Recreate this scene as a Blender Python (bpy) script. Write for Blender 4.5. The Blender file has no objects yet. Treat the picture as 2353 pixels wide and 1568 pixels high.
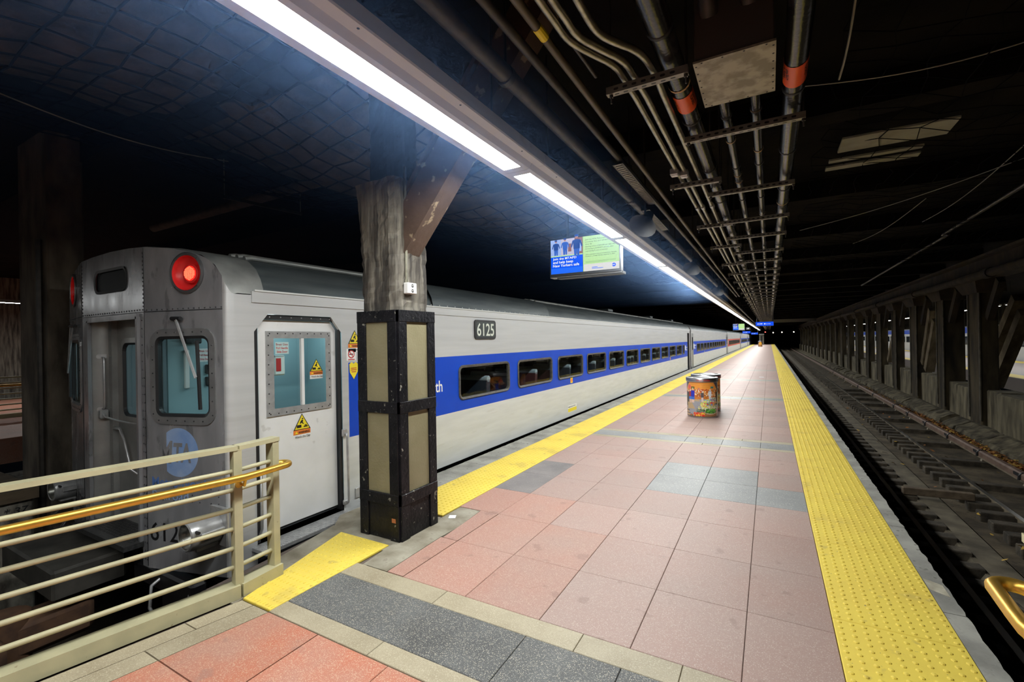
import bpy, bmesh, math, random
from mathutils import Vector, Matrix
from mathutils.geometry import tessellate_polygon
random.seed(7)
SC = bpy.context.scene
COL = SC.collection
PI = math.pi

# ---------------------------------------------------------------- camera
cam_d = bpy.data.cameras.new('camera'); cam = bpy.data.objects.new('camera', cam_d); COL.objects.link(cam)
cam_d.sensor_width = 36.0; cam_d.lens = 1050.0 / 2353.0 * 36.0; cam_d.clip_start = 0.05; cam_d.clip_end = 600
def _ortho():
    # axes of the photograph's camera: looks 29 degrees left of the track direction, rolled 1 degree
    vx, vy, f, hs = 1768 - 1176.5, 774 - 784.0, 1050.0, -0.0175
    Y = Vector((vx, vy, f)).normalized(); P = Vector((vx - 1000, vy - 1000 * hs, f))
    Z = P.cross(Y).normalized()
    if Z.y > 0: Z = -Z
    X = Y.cross(Z)
    R = Matrix((X, Y, Z))
    r = R @ Vector((1, 0, 0)); u = R @ Vector((0, -1, 0)); b = R @ Vector((0, 0, -1))
    return Matrix(((r.x, u.x, b.x, 0), (r.y, u.y, b.y, 0), (r.z, u.z, b.z, 1.75), (0, 0, 0, 1)))
cam.matrix_world = _ortho()
SC.camera = cam

# ---------------------------------------------------------------- world, exposure
w = bpy.data.worlds.new('world'); SC.world = w; w.use_nodes = True
w.node_tree.nodes['Background'].inputs[0].default_value = (0.55, 0.7, 1.0, 1)
w.node_tree.nodes['Background'].inputs[1].default_value = 0.0015
SC.view_settings.view_transform = 'Standard'; SC.view_settings.look = 'None'
SC.view_settings.gamma = 1.0; SC.view_settings.use_curve_mapping = False
SC.view_settings.exposure = 0.0
SC.cycles.max_bounces = 4; SC.cycles.diffuse_bounces = 2; SC.cycles.glossy_bounces = 2
SC.cycles.transparent_max_bounces = 8; SC.cycles.transmission_bounces = 2; SC.cycles.adaptive_threshold = 0.08; SC.cycles.adaptive_min_samples = 12; SC.cycles.light_sampling_threshold = 0.03
SC.cycles.caustics_reflective = False; SC.cycles.caustics_refractive = False
SC.cycles.sample_clamp_indirect = 3.0
LAMP_STRENGTH = 76.0
LAMP_COLOR = (0.97, 1.0, 0.985, 1)

# ---------------------------------------------------------------- materials
def lin(c):
    return tuple(((x / 255.0) / 12.92 if x / 255.0 <= 0.04045 else ((x / 255.0 + 0.055) / 1.055) ** 2.4) for x in c) + (1,)
_M = {}
def mat(name, c1, c2=None, scale=4.0, rough=0.6, metal=0.0, bump=0.0, bscale=40.0, chips=None, stretch=(1, 1, 1),
        detail=6.0, contrast=(0.35, 0.65), emit=0.0, spots=None, rvar=0.0, spec=0.5, objrand=0.0, coat=0.0):
    if name in _M: return _M[name]
    m = bpy.data.materials.new(name); m.use_nodes = True; nt = m.node_tree; N = nt.nodes; L = nt.links
    b = N['Principled BSDF']; b.inputs['Roughness'].default_value = rough; b.inputs['Metallic'].default_value = metal
    b.inputs['Specular IOR Level'].default_value = spec
    if coat: b.inputs['Coat Weight'].default_value = coat
    col = None
    if c2 is not None or bump or chips or spots or rvar:
        geo = N.new('ShaderNodeNewGeometry'); mp = N.new('ShaderNodeMapping'); mp.inputs['Scale'].default_value = stretch
        L.new(geo.outputs['Position'], mp.inputs['Vector'])
    if c2 is not None:
        nz = N.new('ShaderNodeTexNoise'); nz.inputs['Scale'].default_value = scale; nz.inputs['Detail'].default_value = detail
        L.new(mp.outputs[0], nz.inputs['Vector'])
        rp = N.new('ShaderNodeValToRGB'); rp.color_ramp.elements[0].position = contrast[0]; rp.color_ramp.elements[1].position = contrast[1]
        rp.color_ramp.elements[0].color = c1; rp.color_ramp.elements[1].color = c2
        L.new(nz.outputs['Fac'], rp.inputs['Fac']); col = rp.outputs['Color']
        if rvar:
            mr = N.new('ShaderNodeMapRange'); mr.inputs['To Min'].default_value = max(0.02, rough - rvar); mr.inputs['To Max'].default_value = min(1, rough + rvar)
            L.new(nz.outputs['Fac'], mr.inputs['Value']); L.new(mr.outputs[0], b.inputs['Roughness'])
    def mixin(fac, c):
        nonlocal col
        mx = N.new('ShaderNodeMix'); mx.data_type = 'RGBA'
        L.new(fac, mx.inputs[0])
        if col is not None: L.new(col, mx.inputs[6])
        else: mx.inputs[6].default_value = c1
        mx.inputs[7].default_value = c; col = mx.outputs[2]
    if chips:                                  # terrazzo chips: (scale, size, colour)
        for sc, size, cc in chips:
            vo = N.new('ShaderNodeTexVoronoi'); vo.inputs['Scale'].default_value = sc; L.new(mp.outputs[0], vo.inputs['Vector'])
            wn = N.new('ShaderNodeSeparateColor'); L.new(vo.outputs['Color'], wn.inputs[0])
            sz = N.new('ShaderNodeMath'); sz.operation = 'MULTIPLY'; sz.inputs[1].default_value = size; L.new(wn.outputs[0], sz.inputs[0])
            lt = N.new('ShaderNodeMath'); lt.operation = 'LESS_THAN'; L.new(vo.outputs['Distance'], lt.inputs[0]); L.new(sz.outputs[0], lt.inputs[1])
            mixin(lt.outputs[0], cc)
    if spots:                                  # dirt, chipped paint: (scale, threshold, colour, amount)
        for sc, th, cc, amt in spots:
            n2 = N.new('ShaderNodeTexNoise'); n2.inputs['Scale'].default_value = sc; n2.inputs['Detail'].default_value = 5; L.new(mp.outputs[0], n2.inputs['Vector'])
            r2 = N.new('ShaderNodeMapRange'); r2.inputs['From Min'].default_value = th; r2.inputs['From Max'].default_value = th + 0.05
            r2.inputs['To Max'].default_value = amt; L.new(n2.outputs['Fac'], r2.inputs['Value']); mixin(r2.outputs[0], cc)
    if objrand:
        oi = N.new('ShaderNodeObjectInfo'); hs = N.new('ShaderNodeHueSaturation')
        mr2 = N.new('ShaderNodeMapRange'); mr2.inputs['To Min'].default_value = 1 - objrand; mr2.inputs['To Max'].default_value = 1 + objrand
        L.new(oi.outputs['Random'], mr2.inputs['Value']); L.new(mr2.outputs[0], hs.inputs['Value'])
        if col is not None: L.new(col, hs.inputs['Color'])
        else: hs.inputs['Color'].default_value = c1
        col = hs.outputs['Color']
    if col is not None: L.new(col, b.inputs['Base Color'])
    else: b.inputs['Base Color'].default_value = c1
    if bump:
        nb = N.new('ShaderNodeTexNoise'); nb.inputs['Scale'].default_value = bscale; nb.inputs['Detail'].default_value = 5; L.new(mp.outputs[0], nb.inputs['Vector'])
        bp = N.new('ShaderNodeBump'); bp.inputs['Strength'].default_value = bump; bp.inputs['Distance'].default_value = 0.02
        L.new(nb.outputs['Fac'], bp.inputs['Height']); L.new(bp.outputs[0], b.inputs['Normal'])
    if emit:
        b.inputs['Emission Strength'].default_value = emit
        if col is not None: L.new(col, b.inputs['Emission Color'])
        else: b.inputs['Emission Color'].default_value = c1
    _M[name] = m; return m
def glass(name, tint, fac=0.08, rough=0.03):
    m = bpy.data.materials.new(name); m.use_nodes = True; nt = m.node_tree; N = nt.nodes; L = nt.links
    N.remove(N['Principled BSDF']); out = N['Material Output']
    t = N.new('ShaderNodeBsdfTransparent'); t.inputs[0].default_value = tint
    g = N.new('ShaderNodeBsdfGlossy'); g.inputs['Roughness'].default_value = rough
    lw = N.new('ShaderNodeLayerWeight'); lw.inputs[0].default_value = 0.5
    fr = N.new('ShaderNodeMath'); fr.operation = 'POWER'; fr.inputs[1].default_value = 5.0; L.new(lw.outputs['Facing'], fr.inputs[0])
    ad = N.new('ShaderNodeMath'); ad.operation = 'ADD'; ad.inputs[1].default_value = fac; ad.use_clamp = True
    mx = N.new('ShaderNodeMixShader')
    L.new(fr.outputs[0], ad.inputs[0]); L.new(ad.outputs[0], mx.inputs[0]); L.new(t.outputs[0], mx.inputs[1]); L.new(g.outputs[0], mx.inputs[2]); L.new(mx.outputs[0], out.inputs[0])
    return m
def emis(name, c, s, sample=False):
    m = bpy.data.materials.new(name); m.cycles.emission_sampling = 'AUTO' if sample else 'NONE'; m.use_nodes = True; nt = m.node_tree; N = nt.nodes
    N.remove(N['Principled BSDF']); e = N.new('ShaderNodeEmission'); e.inputs[0].default_value = c; e.inputs[1].default_value = s
    nt.links.new(e.outputs[0], N['Material Output'].inputs[0]); return m
def vcol(name, rough=0.4, coat=0.0, emit=0.0):
    m = bpy.data.materials.new(name); m.use_nodes = True; nt = m.node_tree; b = nt.nodes['Principled BSDF']
    a = nt.nodes.new('ShaderNodeVertexColor'); a.layer_name = 'print'
    nt.links.new(a.outputs[0], b.inputs['Base Color']); b.inputs['Roughness'].default_value = rough; b.inputs['Coat Weight'].default_value = coat
    if emit: nt.links.new(a.outputs[0], b.inputs['Emission Color']); b.inputs['Emission Strength'].default_value = emit
    return m

W = (1, 1, 1, 1)
RED = mat('red_terrazzo', (0.46, 0.15, 0.088, 1), (0.41, 0.205, 0.152, 1), scale=3.0, rough=0.5, contrast=(0.3, 0.7), rvar=0.12,
          chips=[(120, 0.44, (0.52, 0.33, 0.23, 1)), (215, 0.46, (0.55, 0.36, 0.26, 1)), (70, 0.16, (0.62, 0.45, 0.26, 1)), (160, 0.2, (0.25, 0.11, 0.08, 1))], spots=[(5, 0.63, (0.30, 0.17, 0.14, 1), 0.5)], objrand=0.05)
ROSE = mat('rose_terrazzo', (0.415, 0.20, 0.152, 1), (0.375, 0.245, 0.208, 1), scale=1.0, rough=0.52, contrast=(0.3, 0.7), rvar=0.08, spec=0.35,
           chips=[(120, 0.44, (0.50, 0.36, 0.28, 1)), (215, 0.46, (0.49, 0.35, 0.28, 1)), (75, 0.14, (0.58, 0.47, 0.36, 1)), (160, 0.2, (0.25, 0.14, 0.11, 1))], spots=[(5, 0.63, (0.28, 0.165, 0.14, 1), 0.5)], objrand=0.05)
PINK = mat('pink_terrazzo', (0.37, 0.235, 0.20, 1), (0.36, 0.265, 0.235, 1), scale=1.2, rough=0.54, contrast=(0.3, 0.7), rvar=0.07, spec=0.32,
           chips=[(120, 0.42, (0.48, 0.38, 0.33, 1)), (215, 0.44, (0.45, 0.35, 0.30, 1)), (80, 0.12, (0.55, 0.48, 0.41, 1)), (160, 0.18, (0.25, 0.17, 0.14, 1))], spots=[(6, 0.64, (0.24, 0.16, 0.14, 1), 0.45)], objrand=0.06)
GREY = mat('grey_terrazzo', (0.075, 0.075, 0.074, 1), (0.135, 0.137, 0.136, 1), scale=2.0, rough=0.55, rvar=0.06, spec=0.3,
           chips=[(115, 0.44, (0.34, 0.31, 0.25, 1)), (200, 0.46, (0.28, 0.275, 0.255, 1)), (72, 0.17, (0.48, 0.42, 0.32, 1))], objrand=0.08)
GREYP = mat('pale_grey_terrazzo', (0.225, 0.228, 0.225, 1), (0.28, 0.28, 0.275, 1), scale=2.0, rough=0.5, rvar=0.08, spec=0.35,
            chips=[(70, 0.36, (0.45, 0.43, 0.40, 1))], spots=[(9, 0.66, (0.15, 0.14, 0.13, 1), 0.5)], objrand=0.08)
DKGREY = mat('worn_dark_terrazzo', (0.18, 0.165, 0.16, 1), (0.25, 0.225, 0.215, 1), scale=3.0, rough=0.5, chips=[(70, 0.3, (0.36, 0.33, 0.3, 1))])
BEIGE = mat('beige_terrazzo', (0.30, 0.25, 0.165, 1), (0.40, 0.345, 0.24, 1), scale=2.5, rough=0.55,
            chips=[(115, 0.42, (0.46, 0.40, 0.29, 1)), (210, 0.42, (0.48, 0.42, 0.31, 1)), (130, 0.24, (0.2, 0.16, 0.11, 1))], objrand=0.06)
CONC = mat('worn_concrete', (0.20, 0.195, 0.175, 1), (0.36, 0.35, 0.31, 1), scale=3.5, rough=0.85, bump=0.25, bscale=60, spots=[(14, 0.62, (0.10, 0.095, 0.085, 1), 0.7)])
PATCH = mat('patched_concrete', (0.17, 0.145, 0.10, 1), (0.35, 0.32, 0.25, 1), scale=4, rough=0.8, bump=0.2, bscale=50, spots=[(8, 0.62, (0.16, 0.13, 0.1, 1), 0.5)])
MORTAR = mat('dark_mortar', (0.13, 0.10, 0.085, 1), rough=0.95)
YEL = mat('yellow_tactile', (0.82, 0.63, 0.095, 1), (0.74, 0.54, 0.08, 1), scale=2.2, rough=0.55, contrast=(0.4, 0.75), rvar=0.1,
          spots=[(2.2, 0.60, (0.52, 0.40, 0.10, 1), 0.45), (7, 0.64, (0.42, 0.31, 0.09, 1), 0.45), (48, 0.70, (0.12, 0.11, 0.09, 1), 0.85)])
CREAM = mat('cream_paint', (0.50, 0.46, 0.285, 1), (0.43, 0.40, 0.25, 1), scale=9, rough=0.42, spots=[(26, 0.70, (0.22, 0.15, 0.08, 1), 0.7)])
BRASS = mat('brass', (0.80, 0.47, 0.085, 1), (0.70, 0.40, 0.07, 1), scale=14, rough=0.36, metal=0.85, rvar=0.06)
STEEL = mat('brushed_steel', (0.62, 0.625, 0.63, 1), (0.55, 0.555, 0.56, 1), scale=2.0, rough=0.34, metal=0.25, stretch=(1, 0.25, 6), rvar=0.08,
            spots=[(2.4, 0.62, (0.36, 0.35, 0.32, 1), 0.14)])
STEELLOW = mat('dusty_steel', (0.655, 0.67, 0.665, 1), (0.59, 0.605, 0.595, 1), scale=2.5, rough=0.45, metal=0.12, stretch=(1, 0.5, 5),
               spots=[(3.0, 0.62, (0.40, 0.37, 0.30, 1), 0.16)])
DOORP = mat('door_enamel', (0.80, 0.80, 0.80, 1), (0.73, 0.73, 0.725, 1), scale=3, rough=0.42, metal=0.05, spots=[(7, 0.66, (0.38, 0.36, 0.32, 1), 0.35)])
FRONTM = mat('grimy_front_steel', (0.26, 0.26, 0.275, 1), (0.35, 0.35, 0.365, 1), scale=3.0, rough=0.23, metal=0.25, stretch=(2, 2, 0.7), rvar=0.14,
             spots=[(5, 0.62, (0.12, 0.12, 0.125, 1), 0.5)])
ROOF = mat('roof_steel', (0.055, 0.068, 0.074, 1), (0.105, 0.12, 0.123, 1), scale=4, rough=0.5, metal=0.4, stretch=(1, 0.3, 3))
ROOFRIB = mat('roof_rib_steel', (0.26, 0.27, 0.265, 1), (0.34, 0.345, 0.33, 1), scale=4, rough=0.45, metal=0.5)
BLUE = mat('blue_stripe', (0.004, 0.052, 0.47, 1), (0.005, 0.062, 0.53, 1), scale=1.5, rough=0.42, spec=0.3, spots=[(4, 0.68, (0.05, 0.11, 0.36, 1), 0.5)])
REDST = mat('red_stripe', (0.55, 0.06, 0.045, 1), rough=0.45)
RUBBER = mat('black_rubber', (0.018, 0.018, 0.02, 1), rough=0.45)
GASKET = mat('grey_gasket', (0.055, 0.052, 0.05, 1), (0.10, 0.095, 0.085, 1), scale=20, rough=0.5)
BLACK = mat('black_paint', (0.008, 0.008, 0.010, 1), rough=0.5)
CHIP = mat('chipped_black_paint', (0.006, 0.006, 0.008, 1), (0.012, 0.0115, 0.014, 1), scale=8, rough=0.38, bump=0.35, bscale=30,
           spots=[(20, 0.665, (0.30, 0.29, 0.24, 1), 0.8), (60, 0.69, (0.42, 0.42, 0.40, 1), 0.8)], spec=0.22)
OLIVE = mat('olive_panel', (0.215, 0.19, 0.105, 1), (0.25, 0.222, 0.13, 1), scale=5, rough=0.55, bump=0.12, bscale=45, spots=[(30, 0.73, (0.40, 0.38, 0.28, 1), 0.7)])
OLDCONC = mat('streaked_concrete', (0.045, 0.037, 0.030, 1), (0.20, 0.18, 0.145, 1), scale=5, rough=0.85, stretch=(3, 3, 0.35), bump=0.5, bscale=14, detail=9,
              spots=[(2.0, 0.60, (0.02, 0.017, 0.016, 1), 0.75)])
BROWNST = mat('peeling_brown_steel', (0.075, 0.045, 0.032, 1), (0.10, 0.062, 0.045, 1), scale=6, rough=0.7, spots=[(7, 0.60, (0.40, 0.31, 0.20, 1), 0.85)], bump=0.2, bscale=20)
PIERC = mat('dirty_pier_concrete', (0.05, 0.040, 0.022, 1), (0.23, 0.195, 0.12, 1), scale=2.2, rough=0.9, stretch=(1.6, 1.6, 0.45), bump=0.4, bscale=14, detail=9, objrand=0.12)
LWALL = mat('pale_stained_wall', (0.07, 0.062, 0.05, 1), (0.40, 0.37, 0.31, 1), scale=4, rough=0.9, stretch=(2, 2, 0.9), bump=0.4, bscale=14, detail=10, contrast=(0.38, 0.66))
LCOL = mat('brown_column_concrete', (0.05, 0.04, 0.03, 1), (0.17, 0.14, 0.105, 1), scale=3, rough=0.9, stretch=(1.5, 1.5, 0.6), bump=0.4, bscale=14, detail=9)
PIERD = mat('dark_brown_pier', (0.014, 0.010, 0.005, 1), (0.075, 0.056, 0.028, 1), scale=2.0, rough=0.95, stretch=(1.6, 1.6, 0.4), bump=0.4, bscale=14, detail=9, objrand=0.12)  # pier shafts: mottled dark brown, darker than the wall blocks
BROWNBEAM = mat('rusty_beam', (0.012, 0.0085, 0.005, 1), (0.045, 0.030, 0.015, 1), scale=3, rough=0.85, stretch=(1, 1, 0.5), bump=0.3, bscale=18)
SOOT = mat('sooty_ceiling', (0.0035, 0.0032, 0.003, 1), (0.011, 0.009, 0.007, 1), scale=1.6, rough=0.95, bump=0.5, bscale=7, spec=0.1)
SOOTB = mat('brown_vault', (0.018, 0.014, 0.011, 1), (0.075, 0.058, 0.044, 1), scale=3.5, rough=0.95, bump=0.5, bscale=12, detail=8)
TRACKB = mat('track_bed', (0.036, 0.026, 0.014, 1), (0.115, 0.088, 0.052, 1), scale=2.6, rough=0.95, bump=0.6, bscale=22, detail=9, spots=[(9, 0.6, (0.035, 0.026, 0.018, 1), 0.7)])
TRACKC = mat('track_concrete', (0.06, 0.049, 0.032, 1), (0.15, 0.125, 0.085, 1), scale=3, rough=0.9, bump=0.4, bscale=18, detail=8)
TIE = mat('tie_timber', (0.03, 0.024, 0.016, 1), (0.09, 0.072, 0.05, 1), scale=7, rough=0.9, bump=0.4, bscale=25, objrand=0.25)
RAILS = mat('rail_steel', (0.15, 0.12, 0.08, 1), (0.25, 0.205, 0.145, 1), scale=6, rough=0.5, metal=0.1)
RAILTOP = mat('polished_rail_head', (0.42, 0.40, 0.37, 1), rough=0.28, metal=0.9)
COVER = mat('third_rail_cover', (0.13, 0.075, 0.055, 1), (0.20, 0.13, 0.095, 1), scale=5, rough=0.6)
GALV = mat('galvanised_conduit', (0.44, 0.42, 0.33, 1), (0.30, 0.285, 0.22, 1), scale=18, rough=0.34, metal=0.85)
BLACKPIPE = mat('black_insulated_pipe', (0.007, 0.007, 0.008, 1), (0.014, 0.014, 0.015, 1), scale=20, rough=0.2, bump=0.12, bscale=45, spec=0.7)
DARKPIPE = mat('dark_iron_pipe', (0.030, 0.027, 0.024, 1), (0.055, 0.048, 0.04, 1), scale=12, rough=0.45, metal=0.2)
STRUT = mat('strut_channel', (0.30, 0.285, 0.245, 1), (0.22, 0.205, 0.175, 1), scale=10, rough=0.45, metal=0.6)
ORANGE = mat('orange_pipe_marker', (0.80, 0.105, 0.022, 1), rough=0.4)
TAPE = mat('tan_tape', (0.5, 0.33, 0.16, 1), rough=0.6)
BOXM = mat('mottled_galvanised', (0.22, 0.20, 0.145, 1), (0.38, 0.35, 0.27, 1), scale=13, rough=0.5, metal=0.25, detail=9, contrast=(0.42, 0.58))
WHITE = mat('white_enamel', (0.72, 0.71, 0.69, 1), rough=0.5)
FIXT = mat('fixture_enamel', (0.60, 0.59, 0.57, 1), rough=0.55)
CHROME = mat('chrome', (0.46, 0.46, 0.47, 1), rough=0.34, metal=1.0)
DULLCH = mat('dull_aluminium', (0.55, 0.55, 0.55, 1), (0.43, 0.43, 0.435, 1), scale=15, rough=0.32, metal=0.5)
TEAL = mat('teal_cab_panel', (0.30, 0.43, 0.46, 1), rough=0.6)
SEAT = mat('navy_seat_vinyl', (0.016, 0.024, 0.036, 1), rough=0.42)
SEATR = mat('maroon_seat_vinyl', (0.075, 0.022, 0.022, 1), rough=0.42)
SEATT = mat('seat_top_roll', (0.32, 0.38, 0.41, 1), rough=0.4)
LBLUE = mat('pale_blue_decal', (0.20, 0.33, 0.62, 1), (0.36, 0.47, 0.68, 1), scale=6, rough=0.5)
TXBLUE = mat('faded_blue_lettering', (0.10, 0.20, 0.50, 1), rough=0.5)
WHITEP = mat('white_print', (0.80, 0.80, 0.78, 1), rough=0.5)
YELP = mat('yellow_print', (0.85, 0.68, 0.03, 1), rough=0.45)
ORP = mat('orange_print', (0.85, 0.24, 0.04, 1), rough=0.45)
REDP = mat('red_print', (0.55, 0.03, 0.03, 1), rough=0.5)
SAGE = mat('number_green_white', (0.62, 0.66, 0.58, 1), rough=0.5)
WOODDK = mat('weathered_timber', (0.075, 0.052, 0.032, 1), (0.17, 0.125, 0.08, 1), scale=5, rough=0.85, stretch=(1, 0.3, 1), bump=0.3, bscale=30)
LEAF = mat('dry_leaf', (0.42, 0.15, 0.03, 1), (0.20, 0.09, 0.03, 1), scale=30, rough=0.8)
LEAF2 = mat('yellow_leaf', (0.52, 0.33, 0.06, 1), rough=0.8)
PAPER = mat('paper_scrap', (0.70, 0.72, 0.74, 1), rough=0.8)
ROPE = mat('black_net_cord', (0.004, 0.004, 0.005, 1), rough=0.9, spec=0.05)
WIRE = mat('pale_wire', (0.34, 0.32, 0.28, 1), rough=0.5, metal=0.3)
GLASSW = glass('window_glass', (0.86, 0.92, 0.93, 1), 0.04)
GLASSF = glass('cab_glass', (0.78, 0.92, 0.93, 1), 0.06)
LENSG = glass('lens_glass', (0.8, 0.8, 0.75, 1), 0.12)
LAMPE = emis('lamp_diffuser', LAMP_COLOR, LAMP_STRENGTH, True)
REDDISH = mat('red_lamp_bowl', (0.85, 0.03, 0.03, 1), rough=0.4)
REDLED = emis('red_led', (1.0, 0.02, 0.012, 1), 1.5, True)
REDLED2 = emis('bright_red_led', (1.0, 0.25, 0.12, 1), 2.6)

# ---------------------------------------------------------------- mesh builder
class MB:
    def __init__(s): s.v = []; s.f = []; s.m = []
    def add(s, vs, fs, mi=0):
        o = len(s.v); s.v += [tuple(p) for p in vs]
        for f in fs: s.f.append(tuple(i + o for i in f)); s.m.append(mi)
        return s
    def box(s, x0, x1, y0, y1, z0, z1, mi=0):
        vs = [(x, y, z) for z in (z0, z1) for y in (y0, y1) for x in (x0, x1)]
        return s.add(vs, [(0, 2, 3, 1), (4, 5, 7, 6), (0, 1, 5, 4), (2, 6, 7, 3), (0, 4, 6, 2), (1, 3, 7, 5)], mi)
    def cbox(s, x0, x1, y0, y1, z0, z1, c=0.01, mi=0):       # box with chamfered edges
        vs = []; idx = {}
        X = (x0, x1); Y = (y0, y1); Z = (z0, z1)
        for i in (0, 1):
            for j in (0, 1):
                for k in (0, 1):
                    sx = c if i == 0 else -c; sy = c if j == 0 else -c; sz = c if k == 0 else -c
                    for a in range(3):
                        idx[i, j, k, a] = len(vs)
                        p = [X[i] + sx, Y[j] + sy, Z[k] + sz]; p[a] = (X[i], Y[j], Z[k])[a]; vs.append(p)
        fs = []
        for a in range(3):
            for e in (0, 1):
                q = []
                for (u, v_) in ((0, 0), (1, 0), (1, 1), (0, 1)):
                    t = [0, 0, 0]; t[a] = e; o = [n for n in range(3) if n != a]; t[o[0]] = u; t[o[1]] = v_
                    q.append(idx[t[0], t[1], t[2], a])
                flip = (a == 1) ^ (e == 0)
                fs.append(tuple(reversed(q)) if flip else tuple(q))
        for a in range(3):
            o = [n for n in range(3) if n != a]
            for u in (0, 1):
                for v_ in (0, 1):
                    t0 = [0, 0, 0]; t0[o[0]] = u; t0[o[1]] = v_; t1 = list(t0); t1[a] = 1
                    fs.append((idx[tuple(t0) + (o[0],)], idx[tuple(t1) + (o[0],)], idx[tuple(t1) + (o[1],)], idx[tuple(t0) + (o[1],)]))
        for i in (0, 1):
            for j in (0, 1):
                for k in (0, 1): fs.append((idx[i, j, k, 0], idx[i, j, k, 1], idx[i, j, k, 2]))
        return s.add(vs, fs, mi)
    def prism(s, loop, vec, mi=0):                             # loop of 3D points extruded along vec
        n = len(loop); v = Vector(vec); a = [Vector(p) for p in loop]; b = [p + v for p in a]
        fs = [(i, (i + 1) % n, (i + 1) % n + n, i + n) for i in range(n)] + [tuple(reversed(range(n))), tuple(range(n, 2 * n))]
        return s.add(a + b, fs, mi)
    def beam(s, p0, p1, w, h, up=(0, 0, 1), mi=0):            # rectangular bar between two points
        p0 = Vector(p0); p1 = Vector(p1); d = (p1 - p0).normalized(); u = Vector(up)
        sx = d.cross(u).normalized() * (w / 2); sy = sx.cross(d).normalized() * (h / 2)
        return s.prism([p0 - sx - sy, p0 + sx - sy, p0 + sx + sy, p0 - sx + sy], p1 - p0, mi)
    def cyl(s, p0, p1, r0, r1=None, n=12, mi=0, caps=True):
        r1 = r0 if r1 is None else r1
        p0 = Vector(p0); p1 = Vector(p1); d = (p1 - p0).normalized(); u = d.orthogonal().normalized(); v = d.cross(u)
        A = [p0 + (u * math.cos(2 * PI * i / n) + v * math.sin(2 * PI * i / n)) * r0 for i in range(n)]
        B = [p1 + (u * math.cos(2 * PI * i / n) + v * math.sin(2 * PI * i / n)) * r1 for i in range(n)]
        fs = [(i, (i + 1) % n, (i + 1) % n + n, i + n) for i in range(n)]
        if caps: fs += [tuple(reversed(range(n))), tuple(range(n, 2 * n))]
        return s.add(A + B, fs, mi)
    def tube(s, pts, r, n=10, mi=0):
        P = [Vector(p) for p in pts]; rings = []; u = None
        for i, p in enumerate(P):
            d = ((P[i] - P[i - 1]) if i else (P[1] - P[0])).normalized()
            if 0 < i < len(P) - 1: d = (d + (P[i + 1] - P[i]).normalized()).normalized()
            u = d.orthogonal().normalized() if u is None else (u - d * u.dot(d)).normalized()
            v = d.cross(u); rings.append([p + (u * math.cos(2 * PI * k / n) + v * math.sin(2 * PI * k / n)) * r for k in range(n)])
        vs = [q for R in rings for q in R]; fs = []
        for i in range(len(P) - 1):
            for k in range(n): fs.append((i * n + k, i * n + (k + 1) % n, (i + 1) * n + (k + 1) % n, (i + 1) * n + k))
        fs += [tuple(reversed(range(n))), tuple(range((len(P) - 1) * n, len(P) * n))]
        return s.add(vs, fs, mi)
    def lathe(s, org, axis, prof, n=24, mi=0, sx=1.0):        # prof: (radius, height along axis)
        o = Vector(org); d = Vector(axis).normalized(); u = d.orthogonal().normalized(); v = d.cross(u); vs = []; fs = []
        for r, h in prof:
            for k in range(n): vs.append(o + d * h + (u * math.cos(2 * PI * k / n) + v * math.sin(2 * PI * k / n)) * r)
        for i in range(len(prof) - 1):
            for k in range(n): fs.append((i * n + k, i * n + (k + 1) % n, (i + 1) * n + (k + 1) % n, (i + 1) * n + k))
        return s.add(vs, fs, mi)
    def sheet(s, outer, holes, fn, mi=0):                      # flat sheet with holes, 2D -> 3D through fn
        loops = [[Vector((a, b, 0)) for a, b in outer]] + [[Vector((a, b, 0)) for a, b in h] for h in holes]
        flat = [p for lo in loops for p in lo]
        tris = tessellate_polygon(loops)
        return s.add([fn(p.x, p.y) for p in flat], [tuple(t) for t in tris], mi)
    def ring(s, a, b, fn0, fn1, mi=0):                         # strip between two closed 2D loops of equal length
        n = len(a); return s.add([fn0(*p) for p in a] + [fn1(*p) for p in b], [(i, (i + 1) % n, (i + 1) % n + n, i + n) for i in range(n)], mi)
    def mesh(s, name, mats, off=(0, 0, 0), smooth=None):
        me = bpy.data.meshes.new(name); o = Vector(off)
        me.from_pydata([Vector(p) - o for p in s.v], [], s.f)
        mats = mats if isinstance(mats, (list, tuple)) else [mats]
        for m in mats: me.materials.append(m)
        if len(mats) > 1: me.polygons.foreach_set('material_index', s.m)
        bm = bmesh.new(); bm.from_mesh(me); bmesh.ops.recalc_face_normals(bm, faces=bm.faces); bm.to_mesh(me); bm.free()
        if smooth:
            me.polygons.foreach_set('use_smooth', [True] * len(me.polygons)); me.set_sharp_from_angle(angle=math.radians(smooth))
        me.update(); return me
    def build(s, name, mats, parent=None, smooth=None, loc=None):
        off = wloc(parent) if parent is not None else (loc or (0, 0, 0))
        ob = bpy.data.objects.new(name, s.mesh(name, mats, off, smooth)); COL.objects.link(ob)
        if parent is not None: ob.parent = parent
        else: ob.location = off
        return ob
def wloc(o):
    v = Vector((0, 0, 0))
    while o is not None: v = v + o.location; o = o.parent
    return v
def tag(o, label=None, cat=None, group=None, kind=None):
    if label: o['label'] = label
    if cat: o['category'] = cat
    if group: o['group'] = group
    if kind: o['kind'] = kind
    return o
def thing(name, label, cat, loc=(0, 0, 0), group=None, kind=None):
    o = bpy.data.objects.new(name, None); COL.objects.link(o); o.location = loc; o.empty_display_size = 0.1
    return tag(o, label, cat, group, kind)
def put(name, me, loc, parent=None, rz=0.0):
    o = bpy.data.objects.new(name, me); COL.objects.link(o); o.rotation_euler = (0, 0, rz)
    if parent is not None: o.parent = parent; o.location = Vector(loc) - wloc(parent)
    else: o.location = loc
    return o
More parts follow.
